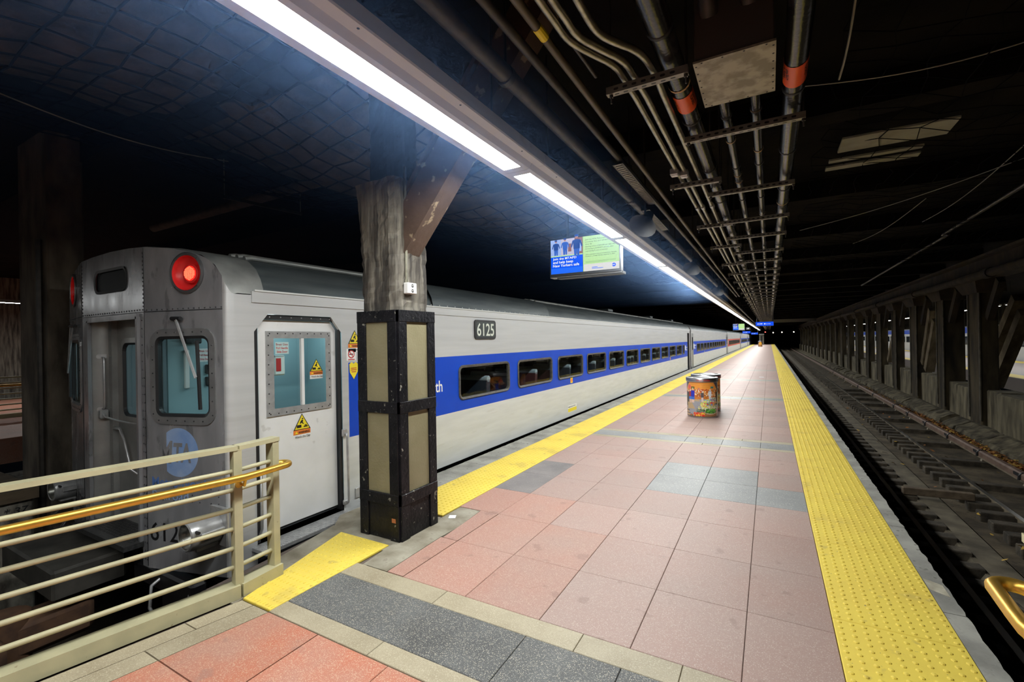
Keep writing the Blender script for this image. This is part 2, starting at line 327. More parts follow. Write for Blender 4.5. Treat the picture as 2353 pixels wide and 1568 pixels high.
def copy_tree(o, loc=None, parent=None):
    c = o.copy(); COL.objects.link(c)
    if parent is not None: c.parent = parent
    if loc is not None: c.location = loc
    for ch in o.children: copy_tree(ch, None, c)
    return c
def rrect(u0, v0, u1, v1, r, n=5):
    pts = []
    for cx, cy, a in ((u1 - r, v0 + r, -90), (u1 - r, v1 - r, 0), (u0 + r, v1 - r, 90), (u0 + r, v0 + r, 180)):
        for i in range(n + 1): t = math.radians(a + 90.0 * i / n); pts.append((cx + r * math.cos(t), cy + r * math.sin(t)))
    return pts
def circ(u, v, r, n=24): return [(u + r * math.cos(2 * PI * i / n), v + r * math.sin(2 * PI * i / n)) for i in range(n)]
_TX = {}
def text2d(s, bold=0.0, shear=0.0):
    k = (s, bold, shear)
    if k in _TX: return _TX[k]
    cu = bpy.data.curves.new('t', 'FONT'); cu.body = s; cu.resolution_u = 3; cu.offset = bold; cu.shear = shear
    ob = bpy.data.objects.new('t', cu); COL.objects.link(ob); bpy.context.view_layer.update()
    me = bpy.data.meshes.new_from_object(ob.evaluated_get(bpy.context.evaluated_depsgraph_get()))
    vs = [(v.co.x, v.co.y) for v in me.vertices]; fs = [tuple(p.vertices) for p in me.polygons]
    bpy.data.objects.remove(ob); bpy.data.curves.remove(cu); bpy.data.meshes.remove(me)
    _TX[k] = (vs, fs); return _TX[k]
def decal(name, org, ud, vd, layers, parent, lift=0.0008, fn=None):
    """flat print: layers of ('rect'|'poly'|'text', ...), material last; stacked a hair apart along the surface normal"""
    o = Vector(org); u = Vector(ud).normalized(); v = Vector(vd).normalized(); n = u.cross(v)
    mb = MB(); mats = []
    for i, ly in enumerate(layers):
        m = ly[-1]
        if m not in mats: mats.append(m)
        mi = mats.index(m); h = lift * (i + 1)
        P = fn(h) if fn else (lambda a, b, h=h: o + u * a + v * b + n * h)
        if ly[0] == 'rect':
            a0, b0, a1, b1 = ly[1:5]; mb.add([P(a0, b0), P(a1, b0), P(a1, b1), P(a0, b1)], [(0, 1, 2, 3)], mi)
        elif ly[0] == 'poly':
            mb.sheet(ly[1], [], P, mi)
        else:                                                   # text: string, x, y, height, width, bold, shear
            _, s, a, b, hh, ww, bo, sh, m = ly
            vs, fs = text2d(s, bo, sh); x0 = min(p[0] for p in vs); x1 = max(p[0] for p in vs); y0 = min(p[1] for p in vs); y1 = max(p[1] for p in vs)
            mb.add([P(a + (x - x0) / (x1 - x0) * ww, b + (y - y0) / (y1 - y0) * hh) for x, y in vs], fs, mi)
    # keep given winding so that normals face outward
    me = bpy.data.meshes.new(name); off = wloc(parent) if parent else Vector((0, 0, 0))
    me.from_pydata([Vector(p) - off for p in mb.v], [], mb.f)
    for m in mats: me.materials.append(m)
    me.polygons.foreach_set('material_index', mb.m); me.update()
    ob = bpy.data.objects.new(name, me); COL.objects.link(ob)
    if parent: ob.parent = parent
    return ob

# ================================================================ SETTING
# ---- platform slab
EDGE_L, EDGE_R = -3.90, 1.04
FAR = 128.0
fl = MB()
fl.box(-3.66, EDGE_R - 0.015, 3.0, FAR, -0.55, -0.014)
fl.box(EDGE_L + 0.015, -3.6, 3.35, FAR, -0.55, -0.016)
fl.prism([(-3.60, 1.75, -0.55), (-3.43, 1.75, -0.55), (-3.66, 3.0, -0.55), (-3.70, 3.0, -0.55)], (0, 0, 0.53))
fl.prism([(-3.95, -3.2, -0.55), (2.2, -3.2, -0.55), (EDGE_R, 2.3, -0.55), (EDGE_R, 3.0, -0.55), (-3.66, 3.0, -0.55), (-3.42, 1.75, -0.55)], (0, 0, 0.536))
floor = fl.build('floor', MORTAR); tag(floor, 'station platform paved with red, pink and grey terrazzo slabs', 'floor', kind='structure')
# platform walls below the edge
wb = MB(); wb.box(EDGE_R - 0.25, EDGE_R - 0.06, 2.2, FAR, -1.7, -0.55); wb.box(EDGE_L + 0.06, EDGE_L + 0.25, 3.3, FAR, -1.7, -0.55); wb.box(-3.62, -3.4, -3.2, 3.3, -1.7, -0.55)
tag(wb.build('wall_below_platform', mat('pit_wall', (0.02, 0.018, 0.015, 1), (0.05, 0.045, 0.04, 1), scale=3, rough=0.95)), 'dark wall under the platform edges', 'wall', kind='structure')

def tile(x0, x1, y0, y1, m, g=0.0014, name='floor_tile', top=0.0):
    mb = MB(); c = 0.003
    mb.add([(x0 + g, y0 + g, -0.02), (x1 - g, y0 + g, -0.02), (x1 - g, y1 - g, -0.02), (x0 + g, y1 - g, -0.02),
            (x0 + g, y0 + g, top - c), (x1 - g, y0 + g, top - c), (x1 - g, y1 - g, top - c), (x0 + g, y1 - g, top - c),
            (x0 + g + c, y0 + g + c, top), (x1 - g - c, y0 + g + c, top), (x1 - g - c, y1 - g - c, top), (x0 + g + c, y1 - g - c, top)],
           [(0, 1, 5, 4), (1, 2, 6, 5), (2, 3, 7, 6), (3, 0, 4, 7), (4, 5, 9, 8), (5, 6, 10, 9), (6, 7, 11, 10), (7, 4, 8, 11), (8, 9, 10, 11)])
    return mb.build(name, m, floor)
def ptile(poly, m, name='floor_tile', z0=-0.02, z1=0.0):
    mb = MB(); mb.prism([(x, y, z0) for x, y in poly], (0, 0, z1 - z0)); return mb.build(name, m, floor)
COLS = [-2.9, -2.42, -1.852, -1.285, -0.714, -0.15, 0.31]
greyset = {(3, 4), (4, 4), (3, 5), (4, 5), (5, 4)}             # (column, row) of the pale grey replacement slabs
def rows(start, k):
    ys = [2.565, 3.255, 3.955, 4.655, 5.38, 6.035, 6.71, 7.40, 8.02] if k == 0 else [start + (2.565 - 2.565) + i * 0.6875 for i in range(9)]
    for r in range(8):
        for c in range(6):
            x0, x1 = COLS[c], COLS[c + 1]; m = ROSE if (k == 0 and ((c < 3 and r < 2) or (c < 2 and r == 2))) else PINK
            if k == 0 and (c, r) in greyset: m = GREYP
            if k == 0 and c == 0 and r in (3, 4): m = DKGREY
            if k == 0 and c == 0 and r in (0, 1):               # cut back for the concrete patch round the post
                continue
            tile(x0, x1, ys[r], ys[r + 1], m)
    return ys[-1]
def band(y0, xs_l, near=False):
    xl = -2.9
    b1, g1, b2, e = (y0, y0 + 0.137, y0 + 0.57, y0 + 0.745)
    for xa, xb in zip([xl, -2.0, -0.99, -0.43], [-2.0, -0.99, -0.43, 0.31]):
        tile(xa, xb, b1, g1, BEIGE); tile(xa, xb, b2, e, BEIGE)
    for xa, xb in zip([xl, -1.285, -0.714, -0.15], [-1.285, -0.714, -0.15, 0.31]): tile(xa, xb, g1, b2, GREY if near else GREYP)
    return e
y = band(1.82, None, True)
rows(y, 0)
y = 8.02; k = 1
while y < 32:
    y = band(y, None); y = rows(y, k); k += 1
YF = y
# slabs by the post: red slabs cut along the concrete patch
ptile([(-2.58, 2.572), (-2.424, 2.572), (-2.424, 3.251), (-2.60, 3.251)], ROSE)
ptile([(-2.58, 3.259), (-2.424, 3.259), (-2.424, 3.951), (-2.63, 3.951), (-2.60, 3.6)], ROSE)
ptile([(-2.90, 3.02), (-2.84, 2.572), (-2.587, 2.572), (-2.607, 3.25), (-2.59, 3.5), (-2.637, 3.94), (-2.885, 3.94), (-2.88, 3.5)], PATCH, 'concrete_patch', z1=-0.001)
ptile([(-3.70, 3.0), (-3.60, 2.92), (-2.75, 2.80), (-2.845, 2.565), (-2.80, 2.565), (-2.75, 2.9), (-2.84, 3.53), (-2.9, 3.62), (-3.86, 3.62), (-3.86, 3.2)], PATCH, 'concrete_patch', z1=-0.003)
# far part of the paving: too far to tell the slabs apart
fm = MB(); fm.box(-2.9, 0.31, YF, FAR - 0.5, -0.02, 0.0)
tag(fm.build('far_paving', PINK, floor), kind='stuff')
# concourse slabs in front of the first band
SL = lambda yy: -2.886 + (yy - 1.816) * 0.195                    # slanting left border
ry = [1.815, 1.24, 0.54, -0.16, -0.86, -1.56, -2.26, -3.0]
cx = [-2.4, -1.83, -1.27, -0.7, -0.13, 0.45, 1.0]
for i in range(len(ry) - 1):
    y1, y0 = ry[i] - 0.004, ry[i + 1] + 0.004
    ptile([(SL(y0), y0), (cx[0] - 0.004, y0), (cx[0] - 0.004, y1), (SL(y1), y1)], RED)
    for c in range(len(cx) - 1): tile(cx[c], cx[c + 1], ry[i + 1], ry[i], RED)
    # two beige border courses following the railing
    for a, b in ((0.006, 0.165), (0.172, 0.30)):
        off = 0.25 * (a > 0.1); ya, yb = y0 + off, min(1.811, y1 + off)
        ptile([(SL(ya) - b, ya), (SL(ya) - a, ya), (SL(yb) - a, yb), (SL(yb) - b, yb)], BEIGE, 'border_slab')
# edge copings
def coping(x0, x1, y0, y1, rough_side, seed):
    rnd = random.Random(seed); n = max(2, int((y1 - y0) / 0.05)) if y1 < 62 else 30; mb = MB(); top = []; bot = []
    for i in range(n + 1):
        yy = y0 + 0.004 + (y1 - y0 - 0.008) * i / n; j = rnd.uniform(-0.008, 0.005) + 0.003 * math.sin(yy * 3.1)
        a, b = (x0, x1 + j) if rough_side > 0 else (x0 + j, x1)
        top.append(((a, yy, -0.002), (b, yy, -0.002)))
    vs = []; fs = []
    for (p, q) in top: vs += [p, q, (q[0] + 0.004 * rough_side, q[1], -0.16), (p[0], p[1], -0.16)]
    for i in range(n):
        o = i * 4
        for k in range(4): fs.append((o + k, o + (k + 1) % 4, o + 4 + (k + 1) % 4, o + 4 + k))
    fs += [(0, 1, 2, 3), (n * 4 + 3, n * 4 + 2, n * 4 + 1, n * 4)]
    mb.add(vs, fs); return mb.build('edge_coping', CONC, floor)
yy = 2.3; i = 0
while yy < 60: coping(0.925, EDGE_R, yy, yy + 1.52, 1, i); yy += 1.52; i += 1
coping(0.925, EDGE_R, yy, FAR - 1, 1, 999)
yy = 3.62
while yy < 60: coping(EDGE_L, -3.515, yy, yy + 1.83, -1, 100 + i); yy += 1.83; i += 1
coping(EDGE_L, -3.515, yy, FAR - 1, -1, 998)
ptile([(-3.43, 1.76), (-3.19, 1.76), (-3.49, 2.93), (-3.70, 2.99)], PATCH, 'edge_coping', z0=-0.2, z1=-0.001)
ptile([(0.93, 4.12), (1.02, 4.05), (1.02, 4.22), (0.93, 4.28)], mat('pale_repair', (0.5, 0.46, 0.36, 1), (0.3, 0.27, 0.2, 1), scale=12, rough=0.8), 'edge_repair', z1=0.0006)

# ---- yellow tactile strips
def dome_tile(wx, ly, name):
    mb = MB(); c = 0.004; t = 0.006
    mb.add([(0, 0, -0.01), (wx, 0, -0.01), (wx, ly, -0.01), (0, ly, -0.01), (0, 0, t - c), (wx, 0, t - c), (wx, ly, t - c), (0, ly, t - c),
            (c, c, t), (wx - c, c, t), (wx - c, ly - c, t), (c, ly - c, t)],
           [(0, 1, 5, 4), (1, 2, 6, 5), (2, 3, 7, 6), (3, 0, 4, 7), (4, 5, 9, 8), (5, 6, 10, 9), (6, 7, 11, 10), (7, 4, 8, 11), (8, 9, 10, 11)])
    nx = int(round(wx / 0.061)); ny = int(round(ly / 0.061))
    for i in range(nx):
        for j in range(ny):
            x = (i + 0.5) * wx / nx; y = (j + 0.5) * ly / ny; vs = []
            for r, h in ((0.0145, t - 0.0005), (0.0115, t + 0.004), (0.006, t + 0.0058)):
                for k in range(7): vs.append((x + r * math.cos(2 * PI * k / 7), y + r * math.sin(2 * PI * k / 7), h))
            fs = [(a * 7 + k, a * 7 + (k + 1) % 7, (a + 1) * 7 + (k + 1) % 7, (a + 1) * 7 + k) for a in (0, 1) for k in range(7)] + [tuple(range(14, 21))]
            mb.add(vs, fs)
    return mb.mesh(name, YEL, smooth=35)
TD = dome_tile(0.61, 1.216, 'tactile_tile')
strips = []
for n, x0, ys, lab in ((1, 0.312, 2.2, 'yellow tactile warning strip along the right platform edge by the empty track'),
                       (2, -3.512, 3.66, 'yellow tactile warning strip along the left platform edge beside the train')):
    st = thing('trim_%d' % n, lab, 'tactile strip', (x0, ys, 0), kind='structure'); strips.append(st)
    yy = ys
    while yy < 46: put('tactile_tile', TD, (x0, yy, 0), st); yy += 1.22
    fb = MB(); fb.box(x0, x0 + 0.61, yy, FAR - 0.6, -0.01, 0.006); tag(fb.build('far_tactile_paving', YEL, st), kind='stuff')
st = thing('trim_3', 'short yellow tactile panel between the cream railing and the clad post', 'tactile strip', (-3.5, 1.82, 0), kind='structure')
TD2 = dome_tile(0.60, 1.08, 'tactile_tile_cut'); o = put('tactile_tile', TD2, (-3.495, 1.825, 0.001), st)
for vv in o.data.vertices:                                      # its left side is cut along the slanting pit edge
    f = max(0.0, 1 - vv.co.y / 1.08); vv.co.x = vv.co.x * (1 - 0.5 * f) + 0.30 * f
# small litter on the paving
pp = MB(); pp.box(-0.02, 0.05, -0.03, 0.05, 0, 0.003); o = pp.build('paper_scrap', PAPER, loc=(0, 0, 0)); o.location = (-2.80, 3.66, 0.0012); o.rotation_euler = (0, 0, 0.5)
tag(o, 'small white scrap of paper on the floor right of the clad post', 'paper')
pp = MB(); pp.box(-0.09, 0.09, -0.11, 0.11, 0, 0.003); o = pp.build('paper_sheet', PAPER); o.location = (-0.32, 22.5, 0.0012)
tag(o, 'white paper lying far along the platform', 'paper')

# ---- right-hand track
TZ = -1.38
tb = MB(); tb.box(EDGE_R - 0.3, 5.8, -3.5, FAR + 25, TZ - 0.3, TZ)
bed = tb.build('ground_right_track', TRACKB); tag(bed, 'dark littered concrete bed of the empty right-hand track', 'track bed', kind='structure')
cs = MB(); cs.prism([(2.26, 0, TZ - 0.01), (2.74, 0, TZ - 0.01), (2.68, 0, TZ + 0.10), (2.32, 0, TZ + 0.10)], (0, FAR, 0)); cs.build('centre_slab', TRACKC, bed)
cs = MB(); cs.prism([(1.30, 0, TZ - 0.01), (1.72, 0, TZ - 0.01), (1.72, 0, TZ + 0.05), (1.30, 0, TZ + 0.05)], (0, FAR, 0)); cs.build('side_slab', TRACKC, bed)
tm = MB(); tm.cbox(-0.26, 0.26, -0.10, 0.10, 0, 0.16, 0.012); TIEM = tm.mesh('tie_stub', TIE)
tm = MB(); tm.cbox(-0.52, 0.52, -0.11, 0.11, 0, 0.14, 0.012); TIEL = tm.mesh('tie_long', TIE)
rnd = random.Random(3); yy = 2.0
for i in range(86):
    for x in (2.08, 3.26):
        put('tie_block', TIEM, (x + rnd.uniform(-0.02, 0.02), yy, TZ - rnd.uniform(0.0, 0.02)), bed, rnd.uniform(-0.03, 0.03))
    yy += 0.50
tb = MB()
for i in range(110):
    for x in (2.08, 3.26): tb.box(x - 0.26, x + 0.26, yy - 0.1, yy + 0.1, TZ - 0.01, TZ + 0.15)
    yy += 0.55
tag(tb.build('far_tie_blocks', TIE, bed), kind='stuff')
for yv in [4.2, 6.3, 8.4, 10.5, 12.6, 14.7, 16.8, 18.9, 21, 23.1, 25.2, 27.3, 29.4, 31.5]:
    put('third_rail_tie', TIEL, (4.05, yv, TZ - 0.02), bed)
tb = MB(); tb.cbox(-0.55, 0.45, -0.06, 0.06, 0, 0.13, 0.01); o = tb.build('loose_timber', WOODDK); o.location = (2.66, 11.0, TZ + 0.165); o.rotation_euler = (0, 0, 0.06)
tag(o, 'loose brown timber lying across the track between the rails', 'timber')
def rail(x, label, name='rail'):
    prof = [(-0.07, 0), (0.07, 0), (0.07, 0.012), (0.012, 0.03), (0.012, 0.105), (0.036, 0.118), (0.036, 0.15), (-0.036, 0.15), (-0.036, 0.118), (-0.012, 0.105), (-0.012, 0.03), (-0.07, 0.012)]
    r = thing(name, label, 'rail', (x, 0, -1.37 + 0.0))
    mb = MB(); mb.prism([(x + a, -3, -1.37 + 0.145 + b - 0.145 + 0.0) for a, b in prof], (0, FAR + 25, 0)); mb.build('rail_web', RAILS, r)
    mb = MB(); mb.box(x - 0.034, x + 0.034, -3, FAR + 22, -1.222, -1.2185); mb.build('rail_head', RAILTOP, r)
    return r
r1 = rail(1.97, 'nearer rail of the right-hand track in shadow under the platform edge')
r2 = rail(3.45, 'farther rail of the right-hand track between the tie blocks')
cm = MB(); cm.tube([(0.05, 0, 0.02), (0.10, 0, 0.06), (0.14, 0.03, 0.05), (0.10, 0.06, 0.06), (0.05, 0.06, 0.02)], 0.011, 6); CLIP = cm.mesh('rail_clip', RAILS)
for i in range(40):
    put('rail_clip', CLIP, (3.45 - 0.19, 4.0 + i * 0.5, -1.36), r2); put('rail_clip', CLIP, (1.97 + 0.03, 4.0 + i * 0.5, -1.36), r1)
# ---- third rail
t3 = thing('third_rail', 'covered third rail on brackets beside the concrete wall', 'third rail', (4.34, 0, TZ))
mb = MB(); mb.prism([(4.27, -2, -1.16), (4.41, -2, -1.16), (4.41, -2, -1.06), (4.38, -2, -1.03), (4.30, -2, -1.03), (4.27, -2, -1.06)], (0, FAR, 0)); mb.build('cover_board', COVER, t3)
mb = MB(); mb.box(4.30, 4.38, -2, FAR, -1.22, -1.165); mb.build('contact_rail', RAILS, t3)
mb = MB(); mb.tube([(-0.095, 0, -0.07), (-0.085, 0, 0.02), (-0.05, 0, 0.065), (0.05, 0, 0.065), (0.085, 0, 0.02), (0.095, 0, -0.07)], 0.022, 6)
mb.box(-0.075, 0.075, 0.03, 0.30, -0.02, 0.045); HOOP = mb.mesh('cover_joint', RUBBER)
mb = MB(); mb.prism([(-0.10, 0, 0), (0.10, 0, 0), (0.03, 0, 0.17), (-0.03, 0, 0.17)], (0, 0.10, 0)); mb.box(-0.16, 0.16, -0.06, 0.16, -0.03, 0.012); BRK = mb.mesh('bracket', RAILS)
for i, yv in enumerate([4.2, 6.3, 8.4, 10.5, 12.6, 14.7, 16.8, 18.9, 21, 23.1, 25.2, 27.3, 29.4, 31.5, 34, 37, 40, 43, 46]):
    put('bracket', BRK, (4.34, yv, TZ + 0.02), t3)
    if i % 2 or i in (4, 5, 6, 8): put('cover_joint', HOOP, (4.34, yv + 0.15, -1.10), t3)
# ---- fallen leaves along the third rail
def leaves(n, fn, mats, name, label):
    mb = MB(); rl = random.Random(11)
    for i in range(n):
        x, y, z = fn(rl); s = rl.uniform(0.025, 0.055); a = rl.uniform(0, 6.28); tx = rl.uniform(-0.6, 0.6); ty = rl.uniform(-0.6, 0.6); vs = []
        for k in range(5):
            t = a + 2 * PI * k / 5; rr = s * (1.0 if k % 2 else 0.65); dx, dy = rr * math.cos(t), rr * math.sin(t); vs.append((x + dx, y + dy, z + 0.012 + dx * tx + dy * ty))
        mb.add(vs, [(0, 1, 2, 3, 4)], 0 if rl.random() < 0.75 else 1)
    return tag(mb.build(name, mats), label, 'leaves', kind='stuff')
def lf(r):
    y = r.choice([r.uniform(7, 34), r.gauss(14.6, 0.9), r.gauss(17.5, 1.2), r.gauss(21, 1.5)]); x = 4.62 + abs(r.gauss(0, 0.20))
    return x, y, TZ + 0.02 + max(0, 0.12 - abs(x - 4.75) * 0.3) * r.random()
leaves(4200, lf, [LEAF, LEAF2], 'leaf_litter', 'drift of brown autumn leaves between third rail and concrete wall')
def lf2(r): return r.uniform(2.2, 4.4), r.uniform(5, 25), TZ + 0.02 + 0.12 * r.random()
leaves(90, lf2, [LEAF2, LEAF], 'scattered_leaves', 'few yellow leaves scattered between the rails')
ml = MB(); ml.add([(0.10 * math.cos(t) * k, 0.10 * math.sin(t) * k, 0.03 + 0.02 * (i % 3)) for i, (t, k) in enumerate([(0, 1), (.5, .4), (1.1, 1), (1.7, .4), (2.4, 1.1), (3.1, .4), (3.7, .9), (4.4, .35), (5.0, .9), (5.7, .4)])], [tuple(range(10))])
o = ml.build('maple_leaf', LEAF2); o.location = (2.98, 8.75, TZ + 0.17); tag(o, 'large pale yellow leaf lying beside the farther rail', 'leaf')

# ---- right side: low wall of concrete blocks, piers, braces, girder
WX = 5.70
FOOT = mat('rough_footing', (0.035, 0.028, 0.017, 1), (0.16, 0.135, 0.085, 1), scale=3.5, rough=0.95, bump=0.6, bscale=12, detail=9, objrand=0.2)
rb = random.Random(5); yv = 2.0
bn = thing('wall_foot_right', 'rough sloping concrete footing along the right-hand wall', 'footing', (5.5, 0, TZ), kind='structure')
while yv < 60:
    ln = rb.uniform(1.3, 2.1); a = rb.uniform(-0.03, 0.03); h = rb.uniform(0.0, 0.04)
    mb = MB(); ns_ = 5; e_ = ln - rb.uniform(0.02, 0.22); J = lambda q=0.035: rb.uniform(-q, q); vs = []; tl = rb.uniform(-0.07, 0.07)
    for k_ in range(ns_ + 1):
        t_ = k_ / ns_; yk = yv + e_ * t_; z_ = h + tl * (t_ - 0.5)
        vs += [(5.16 + a + J(), yk, TZ - 0.02), (5.22 + a + J(), yk, TZ + 0.09 + z_ + J(0.02)), (5.42 + a + J(), yk, TZ + 0.17 + z_ + J(0.03)), (5.60 + a, yk, TZ + 0.25 + z_ + J(0.02)), (5.76, yk, TZ + 0.27), (5.76, yk, TZ - 0.02)]
    mb.add(vs, [(k_ * 6 + c_, k_ * 6 + (c_ + 1) % 6, (k_ + 1) * 6 + (c_ + 1) % 6, (k_ + 1) * 6 + c_) for k_ in range(ns_) for c_ in range(6)] + [tuple(range(6)), tuple(range(ns_ * 6, ns_ * 6 + 6))])
    mb.build('footing_slab', FOOT, bn); yv += ln
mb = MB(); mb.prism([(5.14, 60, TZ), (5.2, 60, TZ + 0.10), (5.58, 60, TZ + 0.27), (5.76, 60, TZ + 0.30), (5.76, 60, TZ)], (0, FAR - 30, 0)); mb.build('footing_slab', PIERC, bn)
wr = thing('wall_right', 'low stained concrete wall in blocks beyond the third rail', 'wall', (WX, 0, TZ), kind='structure')
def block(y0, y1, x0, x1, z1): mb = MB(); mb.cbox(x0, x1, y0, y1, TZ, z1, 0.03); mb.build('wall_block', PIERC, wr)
PIERS = [(12.4, 13.3), (15.9, 16.8), (19.5, 20.42), (22.9, 23.66), (26.5, 27.5), (30.3, 31.1), (34.0, 35.2), (37.9, 38.7), (42.0, 43.0), (46.2, 47.2), (50.4, 51.6), (54.6, 55.6), (59, 60), (63.5, 64.5), (68, 69.4), (73, 75.2), (79, 80), (85, 86), (91, 92), (98, 99), (105, 106), (113, 114)]
BRW = mat('pale_brace_timber', (0.10, 0.075, 0.04, 1), (0.24, 0.19, 0.115, 1), scale=4, rough=0.9, stretch=(1, 0.6, 0.5), bump=0.3, bscale=20)
BRACES = {2: (((6.85, 20.3, 2.85), (6.85, 22.7, 0.43)), ((6.85, 19.9, 2.37), (6.85, 22.1, -0.06))), 3: (((5.95, 25.1, 2.77), (5.95, 26.35, 0.46)), ((5.95, 24.6, 2.3), (5.95, 25.87, 0.2))), 4: (((6.0, 31.7, 2.0), (6.0, 33.3, 0.25)),)}
names = ['first', 'second', 'third', 'fourth', 'fifth', 'sixth', 'seventh', 'eighth', 'ninth', 'tenth']
for i, (a, b) in enumerate(PIERS):
    nb = PIERS[i + 1][0] if i + 1 < len(PIERS) else a + 8
    g = (nb - b)
    block(b + 0.02, b + g * 0.62, WX + 0.02, WX + 0.75, rb.uniform(-0.06, 0.03))
    block(b + g * 0.64, nb - 0.02, WX + 0.12, WX + 0.75, rb.uniform(-0.04, 0.08))
    if i < 2: continue
    lab = ('tall stained concrete pier beyond the tracks, %s from the right edge' % names[i - 2]) if 2 <= i <= 11 else \
          'distant concrete pier in the far part of the right-hand row'
    p = thing('pier', lab, 'pier', (WX + 0.4, (a + b) / 2, TZ), 'piers beyond the right-hand track')
    dp = {2: 0.42, 3: 0.60}.get(i, 0.34)
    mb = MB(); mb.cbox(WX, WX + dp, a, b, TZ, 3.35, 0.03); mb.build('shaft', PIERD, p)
    mb = MB(); mb.prism([(WX - 0.10, a - 0.15, 3.0), (WX - 0.10, b + 0.15, 3.0), (WX - 0.25, b + 0.5, 3.42), (WX - 0.25, a - 0.5, 3.42)], (dp + 0.25, 0, 0)); mb.build('capital', BROWNBEAM, p)
    mb = MB(); mb.box(WX - 0.03, WX + 0.0, a - 0.04, a + 0.04, TZ + 0.4, 3.0); mb.box(WX - 0.03, WX, b - 0.04, b + 0.04, TZ + 0.4, 3.0); mb.build('corner_angle', mat('angle_iron', (0.05, 0.042, 0.03, 1), (0.11, 0.095, 0.065, 1), scale=4, rough=0.85), p)
    for q0, q1 in BRACES.get(i, ()):                            # leaning timber braces beside the pier
        mb = MB(); mb.beam(q0, q1, 0.30, 0.30, (1, 0, 0)); mb.build('leaning_brace', BRW, p)
    if i < 8:
        mb = MB(); mb.beam((WX + 0.2, a - 0.05, 2.2), (WX + 0.2, a - 0.9, 3.3), 0.25, 0.16, (1, 0, 0)); mb.build('knee_brace', BROWNBEAM, p)
gd = MB()
gd.box(WX - 0.10, WX + 0.45, 8, FAR, 3.42, 3.50); gd.box(WX + 0.14, WX + 0.22, 8, FAR, 3.50, 4.05); gd.box(WX - 0.10, WX + 0.45, 8, FAR, 4.05, 4.12)
tag(gd.build('girder', BROWNBEAM), 'long rusty girder carried on the right-hand piers', 'girder')
for i in range(9):
    pz = 10 + i * 7.2
    mb = MB(); mb.cyl((WX - 0.55, pz, 3.36), (WX - 0.55, pz + 7.0, 3.36), 0.11, n=12); mb.cyl((WX - 0.55, pz + 6.8, 3.36), (WX - 0.55, pz + 7.2, 3.36), 0.14, n=12)
    tag(mb.build('brown_pipe', BROWNBEAM, smooth=40), '%s length of brown pipe below the right-hand girder, counted from the right edge' % ['first', 'second', 'third', 'fourth', 'fifth', 'sixth', 'seventh', 'eighth', 'ninth'][i], 'pipe', 'brown pipe lengths under the girder')
bm2 = MB(); bm2.box(0.45, 5.6, 74.4, 75.2, 3.75, 4.5); tag(bm2.build('cross_beam', mat('pale_cross_beam', (0.20, 0.20, 0.19, 1), rough=0.8)), 'pale concrete beam crossing over the far end of the track', 'beam')
# graffiti marks on a block
# ---- what shows between the right-hand piers: a lit platform and train
rp = MB(); rp.box(8.2, 13.4, 8, 130, -0.5, 0.0); o = rp.build('floor_right_platform', mat('pale_far_platform', (0.42, 0.36, 0.33, 1), rough=0.6)); tag(o, 'pale far platform glimpsed between the right-hand piers', 'floor', kind='structure')
ry_ = MB(); ry_.box(8.25, 8.85, 8, 130, 0, 0.008); ry_.box(12.4, 13.0, 8, 130, 0, 0.008); ry_.build('yellow_edge', YEL, o)

# ---- ceiling
CZ = 4.45
cm_ = MB(); cm_.box(-26, 20, -4, FAR + 26, CZ, CZ + 0.3); ceil = cm_.build('ceiling', SOOT); tag(ceil, 'low sooty ceiling over the platform and tracks', 'ceiling', kind='structure')
for i in range(34):
    yb = -1.0 + i * 3.55
    mb = MB(); mb.box(-24, 6.0, yb - 0.16, yb + 0.16, CZ - 0.32, CZ + 0.01); mb.build('ceiling_beam', SOOT, ceil)
    if i < 16:
        mb = MB(); mb.box(1.6, 5.6, yb + 0.5, yb + 0.6, CZ - 0.09, CZ - 0.0); mb.build('ceiling_batten', BROWNBEAM, ceil)
# sagging brown vault sheets behind netting, upper left
def vault(x0, x1, y0, y1, z, sag, name):
    mb = MB(); nx, ny = 16, 24; vs = []
    for j in range(ny + 1):
        for i in range(nx + 1):
            a, b = i / nx, j / ny
            vs.append((x0 + (x1 - x0) * a, y0 + (y1 - y0) * b, z - sag * math.sin(PI * a) * (0.75 + 0.25 * math.sin(b * 9.0)) + 0.03 * math.sin(a * 23 + b * 17)))
    mb.add(vs, [(j * (nx + 1) + i, j * (nx + 1) + i + 1, (j + 1) * (nx + 1) + i + 1, (j + 1) * (nx + 1) + i) for j in range(ny) for i in range(nx)])
    ob = mb.build(name, SOOTB, ceil, smooth=60); return ob
vault(-6.4, -3.3, -1.2, 5.4, 4.42, 0.55, 'vault_lining'); vault(-6.2, -3.2, 5.6, 12.0, 4.42, 0.5, 'vault_lining')
def net(x0, x1, y0, y1, z, sag, cell, name, label, r=0.008, wob=0.05):
    mb = MB(); rn = random.Random(int(x0 * 10 + y0)); nx = int((x1 - x0) / cell); ny = int((y1 - y0) / cell)
    P = {}
    for i in range(nx + 1):
        for j in range(ny + 1):
            a, b = i / nx, j / ny
            P[i, j] = (x0 + (x1 - x0) * a + rn.uniform(-wob, wob), y0 + (y1 - y0) * b + rn.uniform(-wob, wob), z - sag * math.sin(PI * a) * (0.7 + 0.3 * math.sin(b * 11)) + rn.uniform(-wob, wob) * 0.5)
    for i in range(nx + 1): mb.tube([P[i, j] for j in range(ny + 1)], r, 4)
    for j in range(ny + 1): mb.tube([P[i, j] for i in range(nx + 1)], r, 4)
    return tag(mb.build(name, ROPE), label, 'net', kind='stuff')
net(-7.2, -2.6, -1.0, 6.0, 4.25, 0.55, 0.24, 'safety_net', 'black safety net sagging under the ceiling above the train front', 0.009, 0.03)
